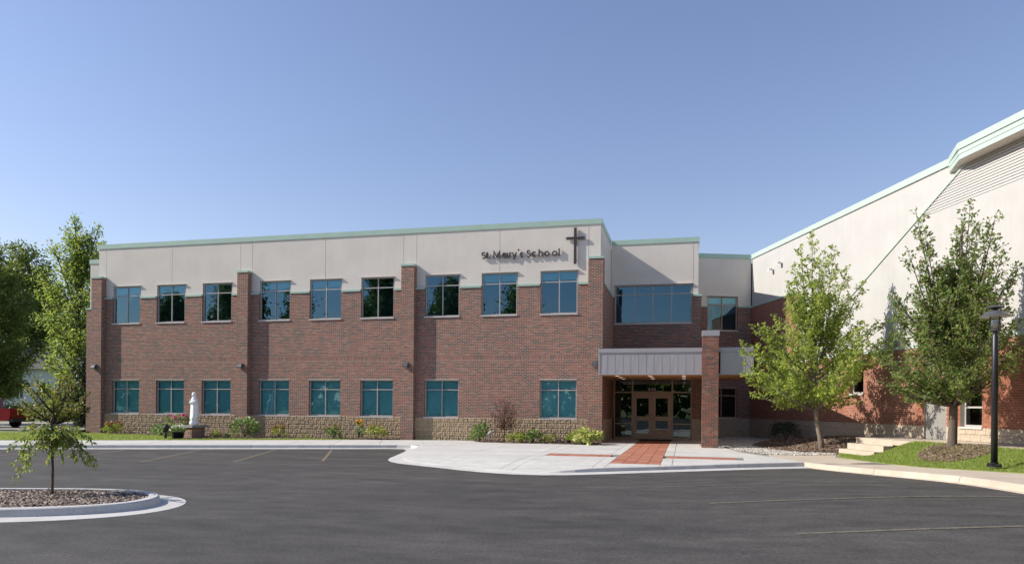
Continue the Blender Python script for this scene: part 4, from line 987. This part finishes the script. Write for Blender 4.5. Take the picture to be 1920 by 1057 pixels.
# background trees at the left
def at_px(x, y, d):
    du = (x-960)/1347.27; dv = (y-760.79)/1347.27; r = R(.4715); u = math.cos(r)*du+math.sin(r)*dv; v = -math.sin(r)*du+math.cos(r)*dv
    p = (FX+RX*u-np.array([0, 0, v]))*d; return p+np.array([0, 0, EYE])
rng = np.random.default_rng(51)
tz = lambda z: (0, 0)
def bgtree(label, x, d, prof, n, leafm, ls, nl, zf, trunk_h, seed, grp='trees at the left of the school', extra=(), tw=(1.0, 1.9), base=-.2, trunk_r=.25, ntw=11, spread=.2, name='broadleaf_tree', pos=None):
    rng = np.random.default_rng(seed); p = at_px(x, 760, d) if pos is None else np.array(pos)
    LD = env_leaders(rng, n, prof, zf, tz, .09)
    for dx, dy, z, z0 in extra: b = RX*dx+FX*dy; LD.append(((0, 0, z0), (b[0], b[1], z), .08, (0, 0, .3)))
    return make_tree(name, label, 'tree', (p[0], p[1], base), [((0,0,-.3), trunk_r*1.4), ((0,0,.5), trunk_r), ((0,0,zf), trunk_r*.8), ((0,0,trunk_h), trunk_r*.2)], LD, (leafm, M['barkd']), rng, tw, ntw, nl, ls, .2, grp, .6, .2, 0, spread, .02, elev=(-.1, .9))
bgtree('dark green shaded maple at the left edge of the picture', -30, 50, [(2.2,2.0), (3.5,3.3), (6,4.0), (8.5,3.6), (10.5,2.5), (11.8,1.2), (12.4,.4)], 46, M['leafD'], .2, 34, 2.0, 11.5, 61, tw=(1.0, 1.9), ntw=12)
bgtree('tall yellow-green tree with a spiky top beside the school end wall', 146, 45, [(.8,1.5), (2.5,2.2), (5,2.1), (7.5,1.5), (9.5,.9), (11,.5), (12,.3)], 40, M['leafY'], .155, 34, .8, 11.8, 62, extra=((-.3,0,13.2,8), (-1.7,0,11.5,7), (-2.5,0,10.0,6), (1.2,0,12.6,8), (-.9,.3,12.4,8), (-2.3,-.2,8.4,5), (-2.6,.1,7.0,4), (.6,0,12.0,8)), tw=(.7, 1.35))
bgtree('yellow-green tree standing behind the spiky one, its top just above the roof edge', 190, 62, [(1,2.0), (5,2.8), (9,2.4), (13,1.3), (15.2,.5)], 36, M['leafY'], .26, 24, 1, 15, 63, tw=(.9, 1.7))
bgtree('bare-twigged dark tree far behind the red truck', 40, 82, [(4,3.5), (8,5.5), (12,5.2), (16,3.5), (19,1.2)], 34, M['leafD'], .34, 22, 3.5, 18, 64, tw=(1.6, 2.8), spread=.3)
bgtree('small olive-yellow ornamental tree in front of the end wall trees', 104, 37, [(.9,1.3), (1.5,2.1), (2.1,2.1), (2.7,1.3), (3.1,.6)], 20, M['leafO'], .13, 24, .6, 2.6, 65, tw=(.4, .8), trunk_r=.06, spread=.1)
bgtree('dark weeping shrub tree against the end of the school', 163, 41, [(.4,.8), (1.2,1.1), (2.4,1.1), (3.6,.7), (4.2,.3)], 34, M['leafE'], .16, 26, .4, 3.8, 66, tw=(.5, 1.0), trunk_r=.08, spread=.12)
# trees and a house across the lot behind the camera: they show in the window panes
for i, (x, y, h, rr_) in enumerate(((-72,-30,17,6), (-63,-33,21,6.5), (-38.5,-29,20,6), (-31,-34,19,5), (-90,-24,16,6), (-22.8,-38,17.5,2.6), (-55.5,-36,17.5,1.6), (18,-30,11,5), (30,-26,12,5))):
    bgtree('tree across the lot, seen only as a dark reflection in the window panes', 0, 0, [(1.5,rr_*.7), (h*.35,rr_), (h*.6,rr_*.9), (h*.85,rr_*.5), (h,rr_*.12)], 34, M['leafD'], .42, 22, 1.5, h*.9, 70+i, 'trees across the lot', tw=(1.5, 3.0), spread=.35, pos=(x, y, 0))

rng = np.random.default_rng(140); k = 20000  # unseen tree belt added so the lower panes reflect no bright sky
tx = rng.uniform(-150, 90, k); th = (8.0+1.6*np.sin(tx*.21)+1.0*np.sin(tx*.53+1))*rng.uniform(.0, 1, k)**.8; ty = -42+rng.normal(0, 2.2, k)+np.abs(tx+20)*.1
o = leaves('added_treeline', np.column_stack([tx, ty, th]), M['leafD'], 1.15, rng, .8, .1, .3); tag(o, 'continuous belt of trees and shrubs across the lot, added to keep sky out of the window reflections', 'trees', None, 'stuff')
# ------------------------------------------------------------------ plants along the facade
def bush(name, label, cat, loc, leafm, w, h, n, ls, seed, flowers=None, nfl=0, fs=.06, stem=True, aspect=.55, droop=.1, group=None, flat=.0, fl_top=True):
    rng = np.random.default_rng(seed); t = thing(name, label, cat, loc, 0, group)
    if stem:
        b = MB()
        for i in range(9):
            az = i*2.4; r = w*.33*rng.uniform(.4, 1); b.tube([(0, 0, -.03), (r*.4*math.cos(az), r*.4*math.sin(az), h*.4), (r*math.cos(az), r*math.sin(az), h*rng.uniform(.7, .95))], [.012, .008, .004], 4, False)
        b.build('stems', M['barkd'], t)
    k = max(4, n//16); cz = rng.uniform(.15, 1, k)**.8; az = rng.uniform(0, 6.283, k); rr_ = w*.5*np.sqrt(np.clip(1-(cz-.42)**2/.42, .1, 1))*rng.uniform(.35, 1, k)**.6
    ctr = np.column_stack([rr_*np.cos(az), rr_*np.sin(az), cz*h]); pos = np.repeat(ctr, 16, 0)[:n]; pos = pos+rng.normal(size=pos.shape)*np.array([w, w, h])*.075; pos[:, 2] = np.maximum(.02, pos[:, 2])
    out = norm(pos-np.array([0, 0, h*.25]))*.9
    leaves('foliage', pos, leafm, ls, rng, aspect, droop, .4, out, t)
    if flowers:
        c = ctr[np.argsort(-ctr[:, 2]-(0 if fl_top else rng.uniform(0, h, k)))[:nfl]]; c = c+norm(c-np.array([0, 0, h*.2]))*ls*.9
        p = np.repeat(c, 12, 0)+rng.normal(size=(len(c)*12, 3))*fs*.5; tag(leaves('flowers', p, flowers, fs, rng, .9, 0, .6, norm(rng.normal(size=p.shape)), t), kind='stuff')
    return t
bush('rose_bush', 'leafy bush with magenta blooms left of the white statue', 'bush', (-22.1, 27.85, 0), M['leafS'], 1.6, .85, 800, .12, 81, M['magenta'], 13, .10, fl_top=False)
bush('rose_bush', 'low dark green bush at the left foot of the magenta flowering bush', 'bush', (-23.35, 28.3, 0), M['leafS'], .85, .55, 450, .085, 82)
bush('hydrangea', 'rounded green shrub with pale tips beside the second brick pier', 'bush', (-19.15, 28.45, 0), M['leafS'], 1.2, .8, 700, .12, 83, M['wpetal'], 4, .05)
bush('grass_clump', 'pale yellow-green clump with tan plumes at the far left pier', 'plant', (-26.75, 29.1, 0), M['leafL'], .85, .42, 420, .13, 84, M['plume'], 5, .12, False, .25)
bush('low_plant', 'tiny dark green plant against the blocks under the second window', 'plant', (-24.4, 29.1, 0), M['leafS'], .55, .22, 160, .08, 85, stem=False)
bush('low_plant', 'small yellow plant right of the statue pedestal', 'plant', (-19.9, 27.5, 0), M['leafL'], .42, .28, 180, .12, 86, None, 0, .05, False, .2)
bush('low_plant', 'small spread of pale green leaves in front of the round green shrub', 'plant', (-19.3, 27.2, 0), M['leafS'], .5, .18, 150, .07, 87, stem=False)
bush('astilbe', 'yellow-green plant with tan plumes right of the second pier', 'plant', (-17.6, 28.75, 0), M['leafL'], .65, .45, 360, .10, 88, M['plume'], 6, .10, True, .4)
bush('astilbe', 'green plant with brownish top under the middle bay window', 'plant', (-14.95, 28.75, 0), M['leafS'], .75, .52, 420, .09, 89, M['plume'], 6, .08)
bush('yellow_flowers', 'narrow plant topped with golden yellow flowers', 'plant', (-13.75, 28.75, 0), M['leafS'], .42, .72, 260, .08, 90, M['ypetal'], 6, .075)
bush('astilbe', 'broad green plant with reddish top just left of the third pier', 'plant', (-13.0, 28.85, 0), M['leafL'], .9, .52, 480, .09, 91, M['plume'], 4, .07)
bush('low_plant', 'tiny yellow sprout beside the grass under the middle windows', 'plant', (-16.4, 28.75, 0), M['leafL'], .45, .16, 120, .09, 92, stem=False, aspect=.2)
bush('peony', 'glossy green plant at the left end of the red maple bed', 'plant', (-8.3, 28.75, .012), M['leafS'], .78, .66, 420, .12, 93)
bush('low_plant', 'lime green mound just right of the red maple trunk', 'plant', (-6.62, 28.5, .012), M['leafL'], .8, .36, 480, .09, 94, stem=False)
bush('low_plant', 'upright bright green plant between two low mounds', 'plant', (-5.98, 28.55, .012), M['leafS'], .62, .46, 380, .10, 95)
bush('low_plant', 'dull olive mound under the right ground floor window', 'plant', (-5.35, 28.55, .012), M['leafO'], .75, .32, 380, .08, 96, stem=False)
bush('low_plant', 'dark purple ground plant between the olive and lime mounds', 'plant', (-4.75, 28.5, .012), M['darkleaf'], .6, .14, 220, .07, 97, stem=False)
bush('low_plant', 'loose lime green plant left of the white-edged hosta', 'plant', (-4.3, 28.45, .012), M['leafL'], .68, .44, 380, .12, 98, None, 0, .05, False, .35)
bush('hosta', 'large hosta with cream edged leaves beside the entrance pier', 'plant', (-3.72, 28.35, .012), M['leafH'], 1.05, .52, 520, .19, 99, None, 0, .05, False, .62, .35)
bush('evergreen_shrub', 'dark rounded evergreen in the shade of the hall wall', 'bush', tuple(gl2w(6.0, -1.1, .12)), M['leafE'], 1.15, .72, 2400, .075, 100, aspect=.3)
# red japanese maple
rng = np.random.default_rng(101)
LM = env_leaders(rng, 22, [(.55,.35), (.8,.62), (1.15,.68), (1.5,.5), (1.8,.22)], .5, lambda z: (.03, 0), .012)
make_tree('red_maple', 'small maple with thin dark red leaves in front of the block plinth', 'tree', (-7.25, 28.75, .01), [((0,0,-.03), .022), ((.02,0,.5), .017), ((.03,0,1.1), .012), ((.03,0,1.6), .006)], LM, (M['leafR'], M['barkd']), rng, (.2, .36), 30, 26, .075, .2, None, .34, .3, .1, .035, .003)

# ------------------------------------------------------------------ statue, pot, spotlights
PB = (-20.5, 26.85)
ped = thing('statue_pedestal', 'low brick pedestal with a grey stone slab under the statue', 'pedestal', (PB[0], PB[1], 0), R(-20))
MB().box(-.27, -.3, -.05, .27, .3, .46).build('brick_base', M['brick'], ped); MB().box(-.42, -.38, .462, .42, .38, .56).build('slab', M['capstone'], ped)
def statue():
    n = 36; vs = []; fs = []
    # z, rx, ry, yoff, fold depth
    prof = [(0,.17,.17,0,.0),(.05,.19,.19,0,.1),(.12,.185,.18,0,.16),(.18,.15,.15,0,.12),(.22,.16,.15,0,.06),(.26,.21,.17,0,.10),(.34,.235,.17,.0,.11),(.5,.23,.165,0,.10),(.7,.21,.155,0,.09),(.88,.19,.15,0,.07),(1.0,.175,.14,0,.05),(1.08,.16,.13,.0,.03),(1.14,.125,.115,.0,.02),(1.18,.085,.095,.0,.01),(1.22,.075,.088,-.01,0),(1.27,.083,.095,-.02,0),(1.33,.085,.095,-.02,0),(1.38,.07,.078,-.015,0),(1.405,.045,.05,-.01,0),(1.415,.012,.014,-.01,0)]
    for z, rx, ry, yo, fd in prof:
        for k in range(n):
            a = 2*math.pi*k/n; q = 1+fd*(.55*math.cos(7*a+.6)+.45*math.cos(11*a+z*2))
            front = max(0, -math.sin(a))**6
            if .26 < z < 1.05: q -= .16*front                      # robe opens between the cloak edges
            if 1.2 < z < 1.36: q -= .17*max(0, -math.sin(a))**4    # face set back inside the veil
            vs.append((rx*q*math.cos(a), yo+ry*q*math.sin(a), z))
    for i in range(len(prof)-1):
        for k in range(n): fs.append((i*n+k, i*n+(k+1) % n, (i+1)*n+(k+1) % n, (i+1)*n+k))
    fs += [tuple(range(n-1, -1, -1)), tuple(range((len(prof)-1)*n, len(prof)*n))]; b = MB().add(vs, fs)
    def ell(c, r, m=10):
        q = MB(); q.lathe([(max(.001, math.sin(t)), -math.cos(t)) for t in np.linspace(.05, math.pi-.05, m)], 12)
        b.add([(c[0]+r[0]*x, c[1]+r[1]*y, c[2]+r[2]*z) for x, y, z in q.v], q.f)
    ell((0, -.075, 1.285), (.045, .036, .062)); ell((0, -.112, 1.28), (.008, .012, .018)); ell((0, -.105, 1.255), (.016, .008, .006))   # face, nose, mouth
    for sx in (-1, 1):
        ell((sx*.017, -.104, 1.297), (.009, .006, .005))
        b.tube([(sx*.13, -.02, 1.06), (sx*.145, -.09, .93), (sx*.05, -.165, .96), (sx*.012, -.185, 1.02)], [.05, .055, .042, .02], 10)
        for f_ in range(4): b.tube([(sx*.008, -.182-.006*f_, 1.0), (sx*.006, -.19-.006*f_, 1.06), (sx*.003, -.19-.005*f_, 1.105-.006*abs(f_-1.5))], [.009, .007, .004], 6)
        b.tube([(sx*.012, -.175, .99), (sx*.014, -.172, 1.045)], [.009, .005], 6)
    return b
tag(statue().build('statue', M['marble'], None, (PB[0]-.02, PB[1], .561), R(-28), True), 'white robed praying figure with a veil standing on the brick pedestal', 'statue')
pot = thing('flower_pot', 'dark pot of white flowers in front of the pedestal', 'flower pot', (-20.72, 26.1, 0))
MB().lathe([(.17, 0), (.2, .02), (.245, .26), (.26, .27), (.25, .3), (.2, .29)], 18).build('pot', M['lampblack'], pot, smooth=True)
rng = np.random.default_rng(110); pp = rng.normal(size=(420, 3))*np.array([.15, .15, .08])+np.array([0, 0, .40]); leaves('foliage', pp, M['leafS'], .075, rng, .6, .1, .4, norm(pp-np.array([0, 0, .2])), pot)
c = rng.normal(size=(22, 3))*np.array([.17, .17, .05])+np.array([0, 0, .50]); pp = np.repeat(c, 8, 0)+rng.normal(size=(176, 3))*.02; tag(leaves('flowers', pp, M['wpetal'], .05, rng, .95, 0, .7, None, pot), kind='stuff')
def spot(label, loc, mat, h, s, rz):
    w = thing('garden_spotlight', label, 'spotlight', loc, rz, 'garden spotlights')
    MB().tube([(0, 0, -.05), (0, 0, h)], .045*s, 10).build('post', M[mat], w)
    MB().tube([(.1*s, 0, h-.02), (.04*s, 0, h+.05*s), (-.09*s, 0, h+.16*s), (-.13*s, 0, h+.19*s)], [.06*s, .085*s, .095*s, .1*s], 12).build('head', M[mat], w, smooth=True)
spot('black garden spotlight on a post aimed at the statue', (-21.05, 25.75, 0), 'lampblack', .30, 1.2, R(150))
spot('small grey garden spotlight beside the red maple', (-7.85, 28.6, .01), 'sill', .28, .75, R(200))

# ------------------------------------------------------------------ lamp post
lp = thing('lamp_post', 'tall black post lantern with a wide disc shade on the grass', 'street lamp', (6.62, 17.85, .24))
lpp = lp
MB().lathe([(.15, 0), (.15, .035), (.10, .06), (.085, .07), (.085, .1)], 20).build('base', M['lampblack'], lp, smooth=False)
for i in range(4):
    a = R(45+90*i); MB().lathe([(.02, .036), (.02, .08), (.012, .085)], 8, (.125*math.cos(a), .125*math.sin(a))).build('anchor_bolt', M['lampblack'], lp)
MB().lathe([(.066, .1), (.064, 2.87), (.05, 2.89), (.05, 2.96)], 20).build('pole', M['lampblack'], lp, smooth=True)
MB().lathe([(.066, 2.80), (.115, 2.835), (.118, 2.85), (.11, 2.86)], 20).build('collar', M['lampgrey'], lp, (0, 0, .16))
MB().lathe([(.112, 2.862), (.112, 3.2)], 24).build('lantern_glass', M['lglass'], lp, (0, 0, .16), smooth=True)
MB().lathe([(.09, 2.864), (.09, 3.06), (.08, 3.07)], 16).build('diffuser', M['white'], lp, (0, 0, .16), smooth=True)
for i in range(4):
    a = R(20+90*i); MB().tube([(.118*math.cos(a), .118*math.sin(a), 2.85), (.118*math.cos(a), .118*math.sin(a), 3.2)] , .007 if i != 3 else .011, 6).build('rod', M['lampblack'], lp, (0, 0, .16))
sh = MB(); n = 36; prof = [(.14, 3.262), (.275, 3.17), (.315, 3.145), (.315, 3.137), (.29, 3.158), (.13, 3.24)]
MB().lathe(prof[:4], n).build('shade', M['lampgrey'], lp, (0, 0, .16), smooth=False)
MB().lathe([(.313, 3.136), (.265, 3.150), (.115, 3.196)], n).build('shade_lining', M['shadeu'], lp, (0, 0, .16))
MB().lathe([(.05, 3.262), (.05, 3.33)], 10).build('cap_stem', M['lampblack'], lp, (0, 0, .16))
MB().lathe([(.16, 3.33), (.165, 3.34), (.09, 3.385), (.02, 3.395)], 24).build('top_cap', M['lampgrey'], lp, (0, 0, .16))

# ------------------------------------------------------------------ far left: drive, truck, house
struct(MB().prism([(-36.5,27.8), (-28.6,29.9), (-28.6,31.3), (-48,28.5), (-60,25), (-62,22.5)], -.2, -.05).build('side_drive', M['asphalt']))
struct(MB().prism([(-48,39), (-37.5,38.0), (-34,40), (-36,47), (-52,46)], -.22, -.06).build('driveway', M['oldconc']))
struct(MB().prism([(-62,27), (-46,30.5), (-33,33.2), (-34,37.2), (-60,37.2)], -.22, -.045).build('truck_drive', M['oldconc']))
tk = thing('pickup_truck', 'dark red pickup truck seen from the rear at the left edge', 'truck', tuple(at_px(40, 803, 43.0)[:2])+(-.05,), R(8))
# local: rear at x=0, length runs to -x, width along y
side = [(-5.3,.45), (-5.35,.95), (-3.9,1.08), (-3.4,1.72), (-2.0,1.75), (-1.85,1.14), (-.02,1.14), (-.02,.52), (-.25,.42), (-.75,.42), (-.8,.62), (-.95,.78), (-1.3,.78), (-1.45,.62), (-1.5,.40), (-3.9,.40), (-3.95,.62), (-4.1,.78), (-4.45,.78), (-4.6,.62), (-4.65,.42)][::-1]
MB().prism(side, -.88, .88, 'y').build('body', M['truckred'], tk)
MB().box(-.002, -.80, .56, .035, .80, 1.12).build('tailgate', M['truckred'], tk)
MB().box(.0, -.86, .36, .16, .86, .55).build('bumper', M['trim'], tk)
for y in (-.885, .82): MB().box(-.06, y, .68, .03, y+.065, 1.04).build('tail_lamp', M['taillamp'], tk)
for y in (-.9, .9):
    MB().prism([(-3.3,1.16), (-3.1,1.6), (-2.15,1.62), (-2.1,1.16)], y-.004, y+.004, 'y').build('side_window', M['dglass'], tk)
    for x in (-1.12, -4.28):
        w = MB(); w.tube([(x, y-.11 if y > 0 else y-.04, .33), (x, y+.04 if y > 0 else y+.11, .33)], .36, 20); w_ = w.build('tyre', M['tyre'], tk)
        r_ = MB(); r_.tube([(x, y+.05, .33), (x, y-.05, .33)] , .2, 14); r_.build('rim', M['chrome'], w_)
hp = at_px(52, 765, 76.0)
hs = thing('background_house', 'white clapboard house in shade behind the trees at far left', 'house', (hp[0], hp[1], 0), R(13))
MB().box(-11, 0, .95, 4.2, 9, 5.0).build('wall', M['hsiding'], hs); MB().box(-11.02, -.04, -.3, 4.22, 9, .948).build('foundation', M['capstone'], hs)
for i in range(18): MB().box(-11, -.022, 1.0+.22*i, 4.2, -.002, 1.0+.22*i+.2).build('clapboard', M['hsiding'], hs)
MB().add([(-11.5,-.6,4.98),(4.7,-.6,4.98),(4.7,4.5,8.2),(-11.5,4.5,8.2),(-11.5,9.6,4.98),(4.7,9.6,4.98)], [(0,1,2,3),(3,2,5,4),(0,3,4),(1,5,2)]).build('roof', M['hroof'], hs)
for x in (-8.5, -6.3, -3.2, -1.2, 1.6):
    w = MB().box(x-.4, -.07, 2.0, x+.4, -.023, 3.6).build('window', M['white'], hs); MB().box(x-.32, -.078, 2.08, x+.32, -.071, 3.52).build('pane', M['dglass'], w)
    for k in (-.62, .42): MB().box(x+k, -.05, 2.0, x+k+.2, -.0235, 3.6).build('shutter', M['trim'], w)
bush('hedge', 'dark clipped hedge along the foot of the white house', 'hedge', tuple(at_px(58, 770, 72)[:2])+(-.1,), M['leafE'], 7.0, 1.2, 3500, .3, 120, stem=False)
